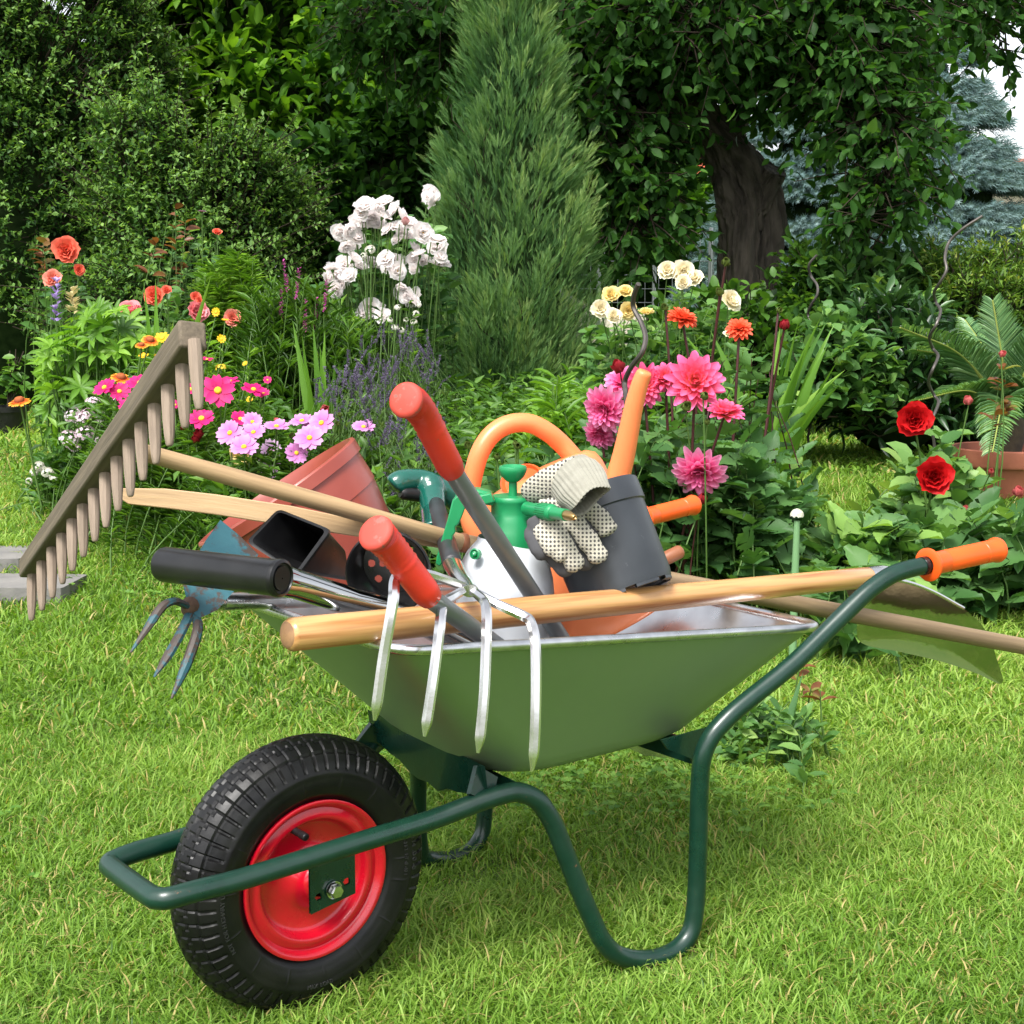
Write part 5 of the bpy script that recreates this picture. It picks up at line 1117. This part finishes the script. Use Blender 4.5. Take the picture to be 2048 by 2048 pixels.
for tx, ty_, dd, mid in ((1800, 655, 5.3, -40), (1835, 700, 5.6, -50), (1985, 600, 5.7, 0), (2120, 640, 5.5, -30), (1838, 800, 5.3, -30), (1985, 905, 5.25, -70), (2080, 640, 5.9, -20), (2110, 800, 5.4, -40), (1930, 640, 6.2, -20), (2170, 760, 5.9, -40)):
    p0 = top + UP * .03; p3 = at(tx, ty_, dd); md = (p0 + p3) / 2 + UP * (.04 - mid * .0012); P = np.array(catmull([p0, p0 * .6 + md * .4 + UP * .02, md, p3], 10)); n = len(P)
    T = np.gradient(P, axis=0); T = norm_rows(T); sd_ = norm_rows(np.cross(T, np.array([0, .35, 1.]))); up_ = np.cross(sd_, T); pos, dr_, us, ln = [], [], [], []
    for i in np.linspace(.16, .99, 62):
        f = i * (n - 1); j = min(int(f), n - 2); q = P[j] + (P[j + 1] - P[j]) * (f - j); l = .135 * math.sin(math.pi * (.12 + .80 * i)) ** .8
        for s_ in (-1, 1): pos.append(q); dr_.append(sd_[j] * s_ * .8 + T[j] * (.45 + .35 * i) + up_[j] * .22 + rng.normal(0, .04, 3)); us.append(up_[j]); ln.append(l * rng.uniform(.92, 1.05))
    fo = cy.part('frond', scatter('frond', LEAF6, np.array(pos), np.array(dr_), np.array(us), np.array(ln), .0085, np.clip(.5 + .15 * rng.normal(size=len(pos)), 0, 1), LM['cycad'], cy.loc), None)
    m = MB(); m.tube(list(P), [.006] * (n // 2) + [.003] * (n - n // 2), 6); cy.part('midrib', m, M['ribm'] if 'ribm' in M else M.setdefault('ribm', mat('yellow_green_rib', (.22, .26, .05), .5)), fo)

# wire fence left of the trunk
fe_ = Thing('wire_fence', 'thin galvanised wire fence with slim posts left of the tree trunk', 'fence', gnd(1280, 10.8))
M['wire'] = mat('fence_wire', (.42, .44, .45), .45, .8)
for px in (1192, 1300, 1408):
    m = MB(); b = gnd(px, 10.8); m.rod(b, [b[0], b[1], at(px, 455, 10.8)[2]], .016, seg=10); fe_.part('post', m, M['wire'])
m = MB(); x0, x1 = gnd(1150, 10.82)[0], gnd(1430, 10.82)[0]; zt_ = at(1300, 465, 10.82)[2]
for z in np.arange(.3, zt_, .10): m.tube([(x0, 10.82, z), (x1, 10.82, z)], .0028, 5)
for x in np.arange(x0, x1, .10): m.tube([(x, 10.825, .28), (x, 10.825, zt_)], .0024, 5)
fe_.part('wire_mesh', m, M['wire'])

# spiral plant stakes
M['stake'] = mat('dark_spiral_steel', (.085, .075, .068), .45, .6)
def stake(label, pts, r):
    m = MB(); P = catmull([at(*q) for q in pts], 6); g = gnd(pts[-1][0], pts[-1][2]); k = np.linspace(0, 1, 8)[1:]
    P += [P[-1] + (g - UP * .05 - P[-1]) * t + np.array([.012 * math.sin(t * 14), .012 * (1 - math.cos(t * 14)) * .5, 0]) for t in k]
    single('spiral_stake', label, 'plant stake', m.tube(P, r, 8), M['stake'], 'spiral plant stakes', loc=g)
stake('wavy dark spiral stake rising behind the orange spout', [(1277, 568, 4.0), (1268, 590, 4.03), (1267, 615, 4.05), (1282, 645, 4.02), (1291, 675, 3.98), (1284, 705, 3.96), (1262, 735, 4.0), (1250, 762, 4.04), (1251, 785, 4.02)], .0072)
stake('bent spiral stake standing tall beside the red roses', [(1965, 432, 4.7), (1925, 458, 4.72), (1898, 485, 4.74), (1890, 515, 4.7), (1893, 540, 4.67), (1880, 565, 4.68), (1868, 585, 4.72), (1872, 605, 4.74), (1881, 622, 4.7), (1872, 650, 4.66), (1859, 675, 4.7), (1866, 697, 4.74), (1876, 712, 4.7), (1865, 740, 4.66), (1857, 765, 4.7), (1868, 790, 4.73), (1877, 805, 4.7), (1866, 835, 4.66), (1864, 855, 4.7)], .0050)
stake('small spiral stake in front of the dark peony clump', [(1634, 510, 7.0), (1618, 530, 7.02), (1622, 552, 7.04), (1634, 570, 7.0), (1634, 590, 6.98), (1622, 610, 7.0), (1616, 630, 7.03), (1626, 648, 7.0), (1636, 662, 6.98), (1622, 690, 7.0), (1614, 712, 7.02)], .0065)

# ------------------------------------------------------------------ flower bed, left side
t = Thing('coral_rose_bush', 'rose bush with one large coral bloom at the left end of the bed', 'rose bush', gnd(140, 5.9))
herb(t, tip_field(80, 185, [(80, 480), (130, 520), (185, 560)], 5.8, 6.1, 14, 1.0), 16, .062, .62, 'rose', tone=(.5, .2), lean=.06); herb(t, tip_field(70, 100, [(70, 472), (100, 480)], 5.8, 5.95, 4, .3), 7, .055, .5, 'redleaf', t0=.86, part='young_leaves')
blooms(t, 'coral', [(133, 501, 5.75, 28, (.1, -1, .25)), (158, 540, 5.75, 12, (.5, -1, .2))], stem='stem'); blooms(t, 'salmon', [(106, 559, 5.75, 20)], stem='stem')
t = Thing('lupin', 'lupin clump with star-shaped leaves and pale seed pods at the left of the bed', 'lupin', gnd(220, 5.7))
tp = tip_field(95, 335, [(95, 700), (150, 640), (210, 610), (260, 640), (335, 690)], 5.45, 6.0, 150, 1.4); C = arcs(np.c_[tp[:, :2] * .75 + t.loc[:2] * .25, GZ(tp[:, 1])], tp, 6); t.part('stem', stems_mesh('stem', C, .005, .003, LM['stem'], t.loc), None)
k = 8; a = np.tile(np.arange(k) * 2 * math.pi / k, len(tp)) + np.repeat(rng.random(len(tp)) * 6, k); nrm = norm_rows(np.array([0, -.55, .8]) + rng.normal(0, .35, tp.shape)); X = norm_rows(np.cross(nrm, np.array([.2, 1, .1]))); Y = np.cross(nrm, X)
dr_ = np.cos(a)[:, None] * np.repeat(X, k, 0) + np.sin(a)[:, None] * np.repeat(Y, k, 0) + .15 * np.repeat(nrm, k, 0); sz = np.repeat(.085 * rng.uniform(.6, 1.1, len(tp)), k)
t.part('foliage', scatter('foliage', LEAF6, np.repeat(tp, k, 0), dr_, np.repeat(nrm, k, 0), sz, sz * .30, np.clip(np.repeat(.55 + .2 * rng.normal(size=len(tp)), k) + rng.normal(0, .05, len(a)), 0, 1), LM['bright'], t.loc), None)
blooms(t, 'lupinpale', [(146, 628, 5.6)], .95, 'seed_head', face=np.array([0, 0, 1.]), jit=.05, stem='stem'); blooms(t, 'lupin', [(113, 645, 5.6)], 1.15, 'flower_spike', face=np.array([.05, 0, 1]), jit=.05, stem='stem')
t = Thing('pink_rose_bush', 'rose bush with several pink and salmon blooms behind the top of the rake', 'rose bush', gnd(360, 6.3))
herb(t, tip_field(250, 470, [(250, 600), (330, 570), (400, 590), (470, 640)], 6.1, 6.5, 40, .9), 18, .062, .6, 'rose', tone=(.48, .2), lean=.1)
blooms(t, 'rosepink', [(261, 624, 6.0, 26), (393, 624, 6.0, 25)], stem='stem'); blooms(t, 'coral', [(309, 592, 6.05, 21), (333, 581, 6.0, 11), (391, 594, 6.05, 11), (399, 600, 6.0, 8)], stem='stem'); blooms(t, 'salmon', [(466, 637, 6.0, 19)], stem='stem')
t = Thing('red_tipped_rose', 'tall rose shoots with bronze young leaves and small coral buds', 'rose bush', gnd(390, 6.7))
herb(t, tip_field(335, 470, [(335, 430), (400, 440), (470, 500)], 6.55, 6.8, 16, .8), 16, .06, .6, 'rose', tone=(.5, .2), lean=.1); herb(t, np.array([at(350, 412, 6.6), at(372, 440, 6.6), at(357, 512, 6.6), at(330, 545, 6.6), at(318, 470, 6.6)]), 9, .07, .5, 'redleaf', t0=.82, part='young_leaves', tone=(.35, .25))
blooms(t, 'coral', [(434, 465, 6.5, 10)], stem='stem'); blooms(t, 'pink', [(404, 423, 6.5, 9, (0, 0, 1))], stem='stem')
t = Thing('feathery_cosmos', 'tall bright feathery cosmos plant without flowers behind the bed', 'cosmos', gnd(470, 6.3)); t.o['label'] = 'tall bright green feathery plant without flowers left of the white roses'; t.o['category'] = 'garden plant'; t.o.name = 'feathery_plant'
herb(t, tip_field(400, 570, [(400, 540), (450, 490), (500, 500), (570, 580)], 6.1, 6.5, 70, 1.2), 190, .075, .028, 'bright', tpl=LEAF2, tone=(.6, .2), t0=.35, lean=.08, spread=.9, up=.2, jit=.8)
t = Thing('willow_herb', 'tall narrow-leaved plant with purple flower spikes below the white roses', 'garden plant', gnd(600, 5.9))
herb(t, tip_field(470, 730, [(470, 610), (540, 560), (600, 545), (660, 590), (730, 640)], 5.7, 6.2, 150, 1.1), 42, .085, .12, 'herb', tpl=LEAF2, tone=(.48, .22), lean=.10, spread=.7, up=.3)
blooms(t, 'lythrum', [(576, 585, 5.7), (648, 625, 5.7), (609, 665, 5.7), (630, 660, 5.75), (562, 640, 5.75), (592, 600, 5.7)], .95, 'flower_spike', face=np.array([0, 0, 1.]), jit=.08, stem='stem')
def swords(t, tips, base, w, lm, part='leaf', bend=.25):
    for q in tips:
        p1 = at(*q); b = np.array(base) + np.r_[rng.normal(0, .035, 2), 0]; b[2] = GZ(b[1]); n = 12; s = np.linspace(0, 1, n); P = b + (p1 - b) * s[:, None]; h = np.linalg.norm(p1 - b); P[:, 2] += bend * h * np.sin(s * math.pi) * .35; P[:, :2] -= (p1 - b)[None, :2] * (bend * np.sin(s * math.pi) * .35)[:, None]
        T = norm_rows(np.gradient(P, axis=0)); sd_ = norm_rows(np.cross(T, np.array([rng.normal(0, .8), 1, .0]))); ww = w * np.minimum(1, np.minimum(.45 + s * 2.5, (1 - s) * 2.6 + .02)); nm = np.cross(sd_, T)
        V = np.concatenate([P + sd_ * ww[:, None] / 2, P - nm * (ww * .15)[:, None], P - sd_ * ww[:, None] / 2], 1).reshape(-1, 3); f = []
        for i in range(n - 1):
            for j in (0, 1): f += [i * 3 + j, i * 3 + j + 1, i * 3 + 4 + j, i * 3 + 3 + j]
        t.part(part, raw_mesh(part, V, f, [4] * (len(f) // 4), np.full(len(V), np.clip(.5 + rng.normal(0, .22), 0, 1)), LM[lm], t.loc), None)
t = Thing('iris', 'upright sword leaves standing between the pink roses and the rake head', 'iris', gnd(300, 5.4)); swords(t, [(287, 563, 5.5), (311, 558, 5.5), (347, 640, 5.45), (270, 660, 5.4), (330, 700, 5.4), (423, 548, 5.7)], gnd(312, 5.5), .042, 'sword', bend=.06)
t = Thing('iris', 'fan of long bright sword leaves in front of the purple spikes', 'iris', gnd(634, 5.2)); swords(t, [(585, 641, 5.25), (604, 668, 5.2), (626, 648, 5.3), (650, 660, 5.25), (671, 712, 5.2), (640, 690, 5.15), (598, 700, 5.15), (615, 735, 5.1), (660, 740, 5.2)], gnd(640, 5.25), .034, 'sword', bend=.05)
t = Thing('yellow_daisies', 'plant with small yellow daisy flowers around the upper end of the rake head', 'flowers', gnd(370, 5.3))
herb(t, tip_field(280, 510, [(280, 700), (370, 660), (440, 640), (510, 740)], 5.2, 5.6, 60, 1.3), 40, .06, .10, 'bright', tpl=LEAF2, tone=(.55, .2), lean=.1)
blooms(t, 'yellow', [(324, 676, 5.1, 16), (322, 717, 5.1, 15), (375, 656, 5.15, 15), (432, 624, 5.3, 10), (443, 678, 5.2, 10), (287, 712, 5.1, 11), (280, 788, 5.1, 11), (490, 727, 5.2, 6), (499, 799, 5.1, 8), (450, 640, 5.3, 8)], stem='stem'); blooms(t, 'tansy', [(442, 736, 5.2, 13), (402, 700, 5.2, 8)], name='flower_head', stem='stem')
t = Thing('gaillardia', 'orange and yellow gaillardia flowers beside the rake head', 'flowers', gnd(230, 5.1))
herb(t, tip_field(190, 330, [(190, 790), (260, 720), (330, 720)], 5.0, 5.3, 26, 1.2), 16, .08, .2, 'herb', tone=(.5, .2), lean=.1); blooms(t, 'gaillardia', [(300, 680, 5.05, 19), (283, 690, 5.0, 14), (242, 755, 4.9, 23), (352, 692, 5.1, 10)], face=np.array([0, -.45, .8]), stem='stem', sr=.003)
t = Thing('gaillardia', 'single long-stemmed orange gaillardia leaning over the lawn at the far left', 'flowers', gnd(112, 5.3)); blooms(t, 'gaillardia', [(39, 802, 5.2, 24, (-.1, -.3, .9))], stem='stem', sr=.0035)
t = Thing('magenta_cosmos', 'cosmos with vivid magenta flowers around the rake tines', 'cosmos', gnd(380, 4.9))
herb(t, tip_field(200, 560, [(200, 800), (290, 790), (400, 790), (560, 810)], 4.7, 5.3, 120, 1.5), 110, .055, .05, 'herb', tpl=LEAF2, tone=(.58, .22), lean=.12, spread=.95)
blooms(t, 'magenta', [(280, 766, 4.8, 28), (209, 775, 4.85, 24, (-.3, -.6, .7)), (239, 783, 4.85, 22), (261, 812, 4.75, 24), (436, 781, 4.75, 35, (.05, -1, .35)), (382, 779, 4.8, 23), (403, 837, 4.7, 28, (0, -.7, .8)), (460, 762, 4.85, 19, (0, -.3, 1)), (507, 779, 4.8, 25, (.3, -.4, .9)), (481, 838, 4.7, 21), (414, 719, 4.95, 14, (0, -.2, 1)), (350, 810, 4.8, 14), (527, 786, 4.85, 12), (535, 760, 4.9, 9)], stem='stem')
blooms(t, 'redbud', [(398, 868, 4.7, 10), (392, 878, 4.7, 9), (366, 856, 4.75, 5)], name='bud', stem='stem')
t = Thing('sweet_william', 'sweet william with pale lilac-white flower heads at the left edge of the bed', 'flowers', gnd(180, 5.5))
herb(t, tip_field(95, 265, [(95, 900), (150, 850), (210, 830), (265, 840)], 5.35, 5.7, 50, 1.2), 20, .085, .24, 'rose', tone=(.55, .2), lean=.08, spread=.8)
blooms(t, 'william', [(188, 805, 5.3, 20), (149, 831, 5.3, 23), (209, 838, 5.25, 25), (166, 836, 5.25, 20), (138, 879, 5.2, 23), (170, 868, 5.2, 23), (239, 809, 5.3, 19), (198, 887, 5.2, 15), (218, 881, 5.2, 13), (178, 828, 5.3, 16), (226, 850, 5.25, 18), (150, 895, 5.2, 14), (248, 828, 5.3, 14)], name='flower_head', face=np.array([0, -.55, .8]), stem='stem')
t = Thing('pink_cosmos', 'cosmos with wide pale pink flowers in front of the red plant pot rim', 'cosmos', gnd(560, 4.6))
herb(t, tip_field(390, 740, [(390, 930), (480, 880), (620, 880), (740, 900)], 4.4, 4.9, 130, 1.6), 110, .055, .05, 'herb', tpl=LEAF2, tone=(.50, .22), lean=.12, spread=.95)
blooms(t, 'pink', [(460, 866, 4.4, 30), (507, 865, 4.45, 28), (488, 894, 4.35, 32, (0, -.6, .8)), (505, 844, 4.5, 23), (553, 853, 4.45, 29, (.1, -.3, .9)), (604, 842, 4.5, 29, (-.1, -.3, .9)), (643, 846, 4.45, 31), (619, 876, 4.4, 32), (593, 906, 4.4, 25), (727, 854, 4.45, 26, (.1, -.45, .9)), (625, 858, 4.5, 24)], stem='stem'); blooms(t, 'faded', [(537, 947, 4.5, 20), (541, 905, 4.6, 22), (525, 920, 4.6, 18), (545, 930, 4.6, 18)], stem='stem')
blooms(t, 'pinkbud', [(650, 818, 4.5, 9), (553, 841, 4.5, 5)], name='bud', stem='stem'); blooms(t, 'greenbud', [(680, 830, 4.5, 5), (676, 848, 4.5, 5), (585, 873, 4.5, 6)], name='bud', stem='stem')
t = Thing('yellow_rose', 'low yellow rose bloom peeping out under the pale pink cosmos', 'rose bush', gnd(485, 4.8)); blooms(t, 'lemon', [(484, 907, 4.55, 25, (0, -1, -.2)), (619, 890, 4.6, 16)], stem='stem'); herb(t, tip_field(450, 520, [(450, 960), (520, 960)], 4.6, 4.8, 8, .6), 8, .05, .6, 'rose')
for lab, x0, x1, pr, d0, d1, n, sp in (('lavender clump with grey-purple spikes between the sword leaves and the cypress', 690, 880, [(690, 700), (780, 665), (880, 700)], 5.4, 6.0, 100, 95), ('lavender clump with long arching spikes behind the upper lopper grip', 620, 800, [(620, 790), (700, 740), (800, 740)], 4.7, 5.2, 90, 80), ('low lavender in front of the cypress foot', 740, 900, [(740, 860), (830, 830), (900, 880)], 4.3, 4.7, 70, 40)):
    t = Thing('lavender', lab, 'lavender', gnd((x0 + x1) / 2, (d0 + d1) / 2), 'lavender clumps'); tp = tip_field(x0, x1, pr, d0, d1, n, 1.2)
    herb(t, tp, 30, .06, .07, 'grey', tpl=LEAF2, tone=(.42, .2), t0=.05, t1=.75, lean=.12, r0=.0022, spread=.6, up=.4)
    for p in tp[:sp]: t.inst('flower_spike', FM['lavender'][0], p - UP * .02, nz([rng.normal(.15, .45), rng.normal(0, .3), .9]), rng.uniform(.7, 1.15))
t = Thing('white_rose_bush', 'rose bush covered in pure white clustered blooms left of the cypress', 'rose bush', gnd(770, 6.4))
herb(t, tip_field(640, 890, [(640, 560), (720, 440), (800, 430), (890, 420)], 6.4, 6.8, 60, 1.5), 22, .075, .6, 'rose', tone=(.34, .2), lean=.14)
W = [(722, 428), (712, 446), (756, 419), (766, 433), (742, 436), (789, 419), (696, 462), (712, 476), (696, 482), (777, 459), (805, 464), (832, 456), (845, 466), (871, 403), (875, 495), (880, 515), (689, 529), (666, 545), (699, 552), (722, 535), (669, 572), (772, 519), (789, 525), (787, 545), (838, 509), (828, 519), (802, 585), (825, 602), (732, 628), (756, 621), (765, 632), (740, 615), (779, 432), (730, 412), (655, 560), (682, 568), (708, 520), (815, 475), (795, 455), (815, 592)]
W += [(x + random.uniform(-20, 20), y + random.uniform(-14, 16)) for x, y in W[:28]]; blooms(t, 'white', [(x, y, 6.15 + .08 * (i % 3), random.uniform(15, 23)) for i, (x, y) in enumerate(W)], jit=.5, stem='stem'); blooms(t, 'white', [(855, 393, 6.2, 12), (827, 539, 6.2, 12)], stem='stem'); blooms(t, 'palebud', [(811, 443, 6.1, 8)], name='bud', stem='stem')
t = Thing('white_phlox', 'sprays of tiny white florets below the white roses', 'flowers', gnd(790, 5.9)); herb(t, tip_field(700, 850, [(700, 620), (850, 600)], 5.8, 6.0, 26, 1.5), 24, .06, .12, 'herb', tpl=LEAF2, tone=(.6, .2))
blooms(t, 'clover', [(740, 500, 5.9, 12), (728, 512, 5.9, 8), (795, 615, 5.85, 8), (832, 628, 5.85, 8), (828, 644, 5.85, 8), (790, 655, 5.85, 8), (803, 660, 5.85, 7), (838, 610, 5.85, 6), (780, 640, 5.85, 7), (812, 640, 5.85, 6)], name='flower_head', stem='stem')
t = Thing('white_clover', 'small white clover heads in the lawn left of the rake', 'flowers', gnd(95, 5.5)); blooms(t, 'clover', [(78, 932, 5.3, 12), (68, 944, 5.3, 10), (95, 945, 5.25, 14), (108, 955, 5.25, 11), (58, 962, 5.2, 8), (85, 938, 5.3, 9)], name='flower_head', stem='stem'); herb(t, tip_field(50, 120, [(50, 970), (120, 965)], 5.2, 5.4, 10, .4), 6, .04, .4, 'herb')
pb = gnd(35, 8.3); t = Thing('black_bucket_pot', 'black plastic pot on the lawn below the box shrub, holding a young plant', 'plant pot', pb); m = MB(); hh = at(35, 812, 8.3)[2] - pb[2]
m.lathe([(.085, 0), (.105, hh - .03), (.115, hh - .03), (.116, hh), (.108, hh), (.10, hh - .04), (.001, hh - .05)], pb, UP, 32); t.part('pot_wall', m, M['black'])
t = Thing('young_plant', 'young leafy plant tied upright in the black pot on the lawn', 'garden plant', pb + UP * (hh - .04)); tp = np.array([at(38 + rng.normal(0, 9), 690 + rng.random() * 70, 8.3 + rng.normal(0, .05)) for _ in range(9)]); C = arcs(np.tile(t.loc, (9, 1)), tp, 6); t.part('stem', stems_mesh('stem', C, .006, .003, LM['twig'], t.loc), None); P, D, U, _ = leaves_on(C, 9, .3, 1., .9, -.1); t.part('foliage', scatter('foliage', LEAF6, P, D, U, .075, .045, np.clip(rng.normal(.5, .2, len(P)), 0, 1), LM['herb'], t.loc), None)

# ------------------------------------------------------------------ flower bed, right side
t = Thing('cream_rose_bush', 'rose bush with cream and lemon blooms right of the cypress', 'rose bush', gnd(1320, 5.9))
herb(t, tip_field(1170, 1480, [(1170, 650), (1260, 620), (1360, 570), (1480, 620)], 5.7, 6.2, 95, 1.5), 20, .075, .66, 'rose', tone=(.55, .2), lean=.15)
blooms(t, 'lemon', [(1222, 591, 5.6, 19), (1251, 584, 5.6, 17), (1257, 621, 5.55, 19), (1293, 627, 5.55, 17)], stem='stem'); blooms(t, 'cream', [(1201, 618, 5.55, 20), (1227, 633, 5.5, 18), (1335, 542, 5.7, 21), (1366, 546, 5.7, 25), (1389, 558, 5.7, 20), (1366, 566, 5.65, 17), (1459, 603, 5.6, 25), (1459, 669, 5.55, 13)], stem='stem')
t = Thing('coral_dahlia', 'dahlia with coral red flowers on dark purple stems', 'dahlia', gnd(1440, 4.7)); blooms(t, 'coraldahlia', [(1366, 636, 4.65, 34, (.3, -.3, .8)), (1479, 657, 4.6, 29, (-.05, -.6, .7))], stem='purple_stem', sr=.0045); blooms(t, 'redbud', [(1569, 651, 4.6, 10)], name='bud', stem='purple_stem', sr=.004); blooms(t, 'greenbud', [(1440, 585, 4.6, 8), (1330, 615, 4.6, 7), (1558, 621, 4.6, 6), (1452, 525, 4.6, 9)], name='bud', stem='purple_stem', sr=.004)
herb(t, tip_field(1400, 1560, [(1400, 720), (1500, 690), (1560, 760)], 4.6, 4.9, 16, 1.4), 10, .11, .42, 'dahlia', tpl=LEAFS, tone=(.5, .2), lean=.1, stem='purple_stem', t0=.3)
t = Thing('pink_dahlia', 'dahlia with large bright pink flowers above the orange grip', 'dahlia', gnd(1370, 4.2))
herb(t, tip_field(1140, 1560, [(1140, 900), (1250, 850), (1400, 840), (1520, 900), (1580, 980)], 4.0, 4.7, 110, 1.9), 15, .110, .60, 'dahlia', tpl=LEAFS, tone=(.46, .2), lean=.12, t0=.3, up=.1, spread=.95)
blooms(t, 'dahlia', [(1390, 764, 4.05, 62, (-.05, -1, .35)), (1330, 756, 4.15, 36, (-.3, -.6, .6)), (1450, 826, 4.0, 42, (.1, -.25, .9)), (1288, 770, 4.15, 46, (.2, -.8, .1))], jit=.1, stem='purple_stem', sr=.004); blooms(t, 'dahlia2', [(1399, 944, 3.95, 58, (-.15, -.55, -.35)), (1210, 818, 4.1, 52, (-.5, -.7, -.25)), (1246, 766, 4.2, 42, (-.2, -.6, .5)), (1200, 868, 4.15, 38, (-.3, -.6, -.5))], jit=.1, stem='purple_stem', sr=.004); blooms(t, 'greenbud', [(1408, 792, 3.9, 9), (1372, 814, 3.95, 10), (1414, 845, 3.95, 6)], name='bud', stem='stem'); blooms(t, 'redbud', [(1237, 734, 4.1, 14), (1403, 1000, 3.95, 12)], name='bud', stem='purple_stem')
t = Thing('crocosmia', 'arching yellow-green strap leaves right of the dahlias', 'garden plant', gnd(1522, 5.3)); swords(t, [(1642, 633, 5.3), (1669, 648, 5.4), (1675, 722, 5.2), (1669, 756, 5.2), (1678, 771, 5.1), (1597, 642, 5.4), (1369, 669, 5.4), (1420, 660, 5.4), (1630, 885, 5.0), (1655, 690, 5.3), (1620, 680, 5.3), (1560, 655, 5.4), (1640, 800, 5.1), (1655, 640, 5.35), (1610, 700, 5.2), (1580, 690, 5.2), (1600, 830, 5.0), (1690, 740, 5.3)], gnd(1525, 5.3), .036, 'sword', bend=.22)
t = Thing('goldenrod', 'leafy light green shoots between the cypress and the pink dahlias', 'garden plant', gnd(1130, 4.8)); herb(t, tip_field(1060, 1210, [(1060, 800), (1130, 735), (1210, 790)], 4.6, 5.0, 55, 1.8), 26, .085, .20, 'bright', tone=(.48, .2), lean=.08, spread=.75)
t = Thing('budding_dahlia', 'green round buds on bare stems inside the arch of the can handle', 'dahlia', gnd(1000, 3.9)); blooms(t, 'greenbud', [(937, 892, 3.9, 8), (1035, 893, 3.9, 8), (994, 914, 3.9, 7), (1052, 930, 3.9, 8), (1030, 888, 3.92, 5)], name='bud', stem='stem', sr=.003); herb(t, tip_field(900, 1120, [(900, 960), (1000, 920), (1120, 900)], 3.9, 4.3, 34, 1.2), 10, .09, .5, 'dahlia', tone=(.36, .2))
t = Thing('red_rose_bush', 'rose bush with two deep red blooms in front of the terracotta pot', 'rose bush', gnd(1880, 4.7))
herb(t, tip_field(1780, 1960, [(1780, 950), (1850, 870), (1900, 830), (1960, 960)], 4.5, 4.9, 30, 1.3), 15, .095, .62, 'rose', tone=(.66, .2), lean=.1, t0=.3); herb(t, np.array([at(2005, 735, 4.7), at(1998, 770, 4.7), at(2012, 750, 4.72)]), 9, .06, .5, 'redleaf', t0=.75, lean=.03, part='young_leaves', tone=(.5, .3))
blooms(t, 'red', [(1828, 840, 4.45, 36, (-.15, -1, .15)), (1867, 953, 4.35, 38, (-.1, -1, .2))], jit=.05, stem='stem', sr=.0035); blooms(t, 'pinkbud', [(1937, 802, 4.5, 9), (2036, 984, 4.4, 11), (1982, 943, 4.4, 6), (2004, 708, 4.6, 7), (1929, 1020, 4.4, 8)], name='bud', stem='stem')
for lab, x0, x1, pr, d0, d1, n, tn in (('mass of big toothed leaves at the right behind the orange barrow grip', 1800, 2120, [(1800, 1030), (1920, 1020), (2120, 1020)], 4.0, 4.6, 85, .52), ('lower group of toothed leaves between the lawn gap and the spade blade', 1650, 1800, [(1650, 1080), (1720, 1040), (1800, 1030)], 4.0, 4.4, 36, .60), ('leafy plants in the shadow under the mirror spade blade', 1660, 1800, [(1660, 1130), (1800, 1110)], 3.75, 4.0, 22, .5)):
    t = Thing('garden_plant', lab, 'garden plant', gnd((x0 + x1) / 2, (d0 + d1) / 2)); herb(t, tip_field(x0, x1, pr, d0, d1, n, 1.3), 12, .125, .58, 'dahlia', tpl=LEAFS, tone=(tn + .12, .22), lean=.1, t0=.25, up=.05, spread=.95)
t = Thing('allium', 'single white globe allium on a thick green stem', 'allium', gnd(1590, 3.7)); blooms(t, 'allium', [(1594, 1032, 3.6, 15, (0, 0, 1))], jit=0, name='flower_head'); m = MB(); m.tube([gnd(1588, 3.6), at(1590, 1150, 3.6), at(1594, 1042, 3.6)], [.010, .0095, .0075], 12); t.part('flower_stem', m, mat('allium_stem', (.14, .27, .12), .45))
t = Thing('rose_seedling', 'small leafy rose seedling behind the rear leg of the barrow', 'rose bush', gnd(1530, 3.05)); herb(t, tip_field(1455, 1600, [(1455, 1460), (1520, 1385), (1600, 1400)], 2.95, 3.2, 26, .9), 16, .045, .5, 'rose', tone=(.55, .2), lean=.05, t0=.25, r0=.003); herb(t, np.array([at(1622, 1376, 3.1), at(1640, 1380, 3.05), at(1600, 1330, 3.1)]), 6, .045, .4, 'redleaf', t0=.8, lean=.02, part='young_leaves', tone=(.5, .3)); swords(t, [(1606, 1345, 3.0), (1598, 1390, 2.98), (1590, 1410, 3.0)], gnd(1578, 3.0), .016, 'cycad', bend=.03)
t = Thing('weeds', 'low weedy plants on the lawn behind the barrow tray', 'weeds', gnd(1450, 3.4)); herb(t, tip_field(1300, 1680, [(1300, 1480), (1500, 1440), (1680, 1470)], 3.1, 3.5, 60, .8), 10, .035, .5, 'herb', tone=(.6, .2), lean=.06, t0=.1, r0=.002)
# low growth that closes the bed floor
n = 7500; y = rng.uniform(4.2, 7.6, n); px = rng.uniform(120, 1500, n); x = (px - 1024) / F * y; k = ~((px < 420) & (y < 5.2)) & ~((px < 200) & (y > 6.4)); x, y = x[k], y[k]; n = len(x)
b = np.c_[x, y, GZ(y)]; C = arcs(b, b + np.c_[rng.normal(0, .08, (n, 2)), rng.uniform(.10, .42, n)], 4); P, D, U, tt = leaves_on(C, 9, .2, 1, .9, .3); sz = .06 * rng.uniform(.6, 1.3, len(P))
o = bpy.data.objects.new('undergrowth', scatter('undergrowth', LEAF2, P, D, U, sz, sz * .34, np.clip(.50 + .2 * rng.normal(size=len(P)), 0, 1), LM['herb'])); COL.objects.link(o); o['kind'] = 'stuff'; o['label'] = 'tangled low green growth on the floor of the flower bed'; o['category'] = 'undergrowth'
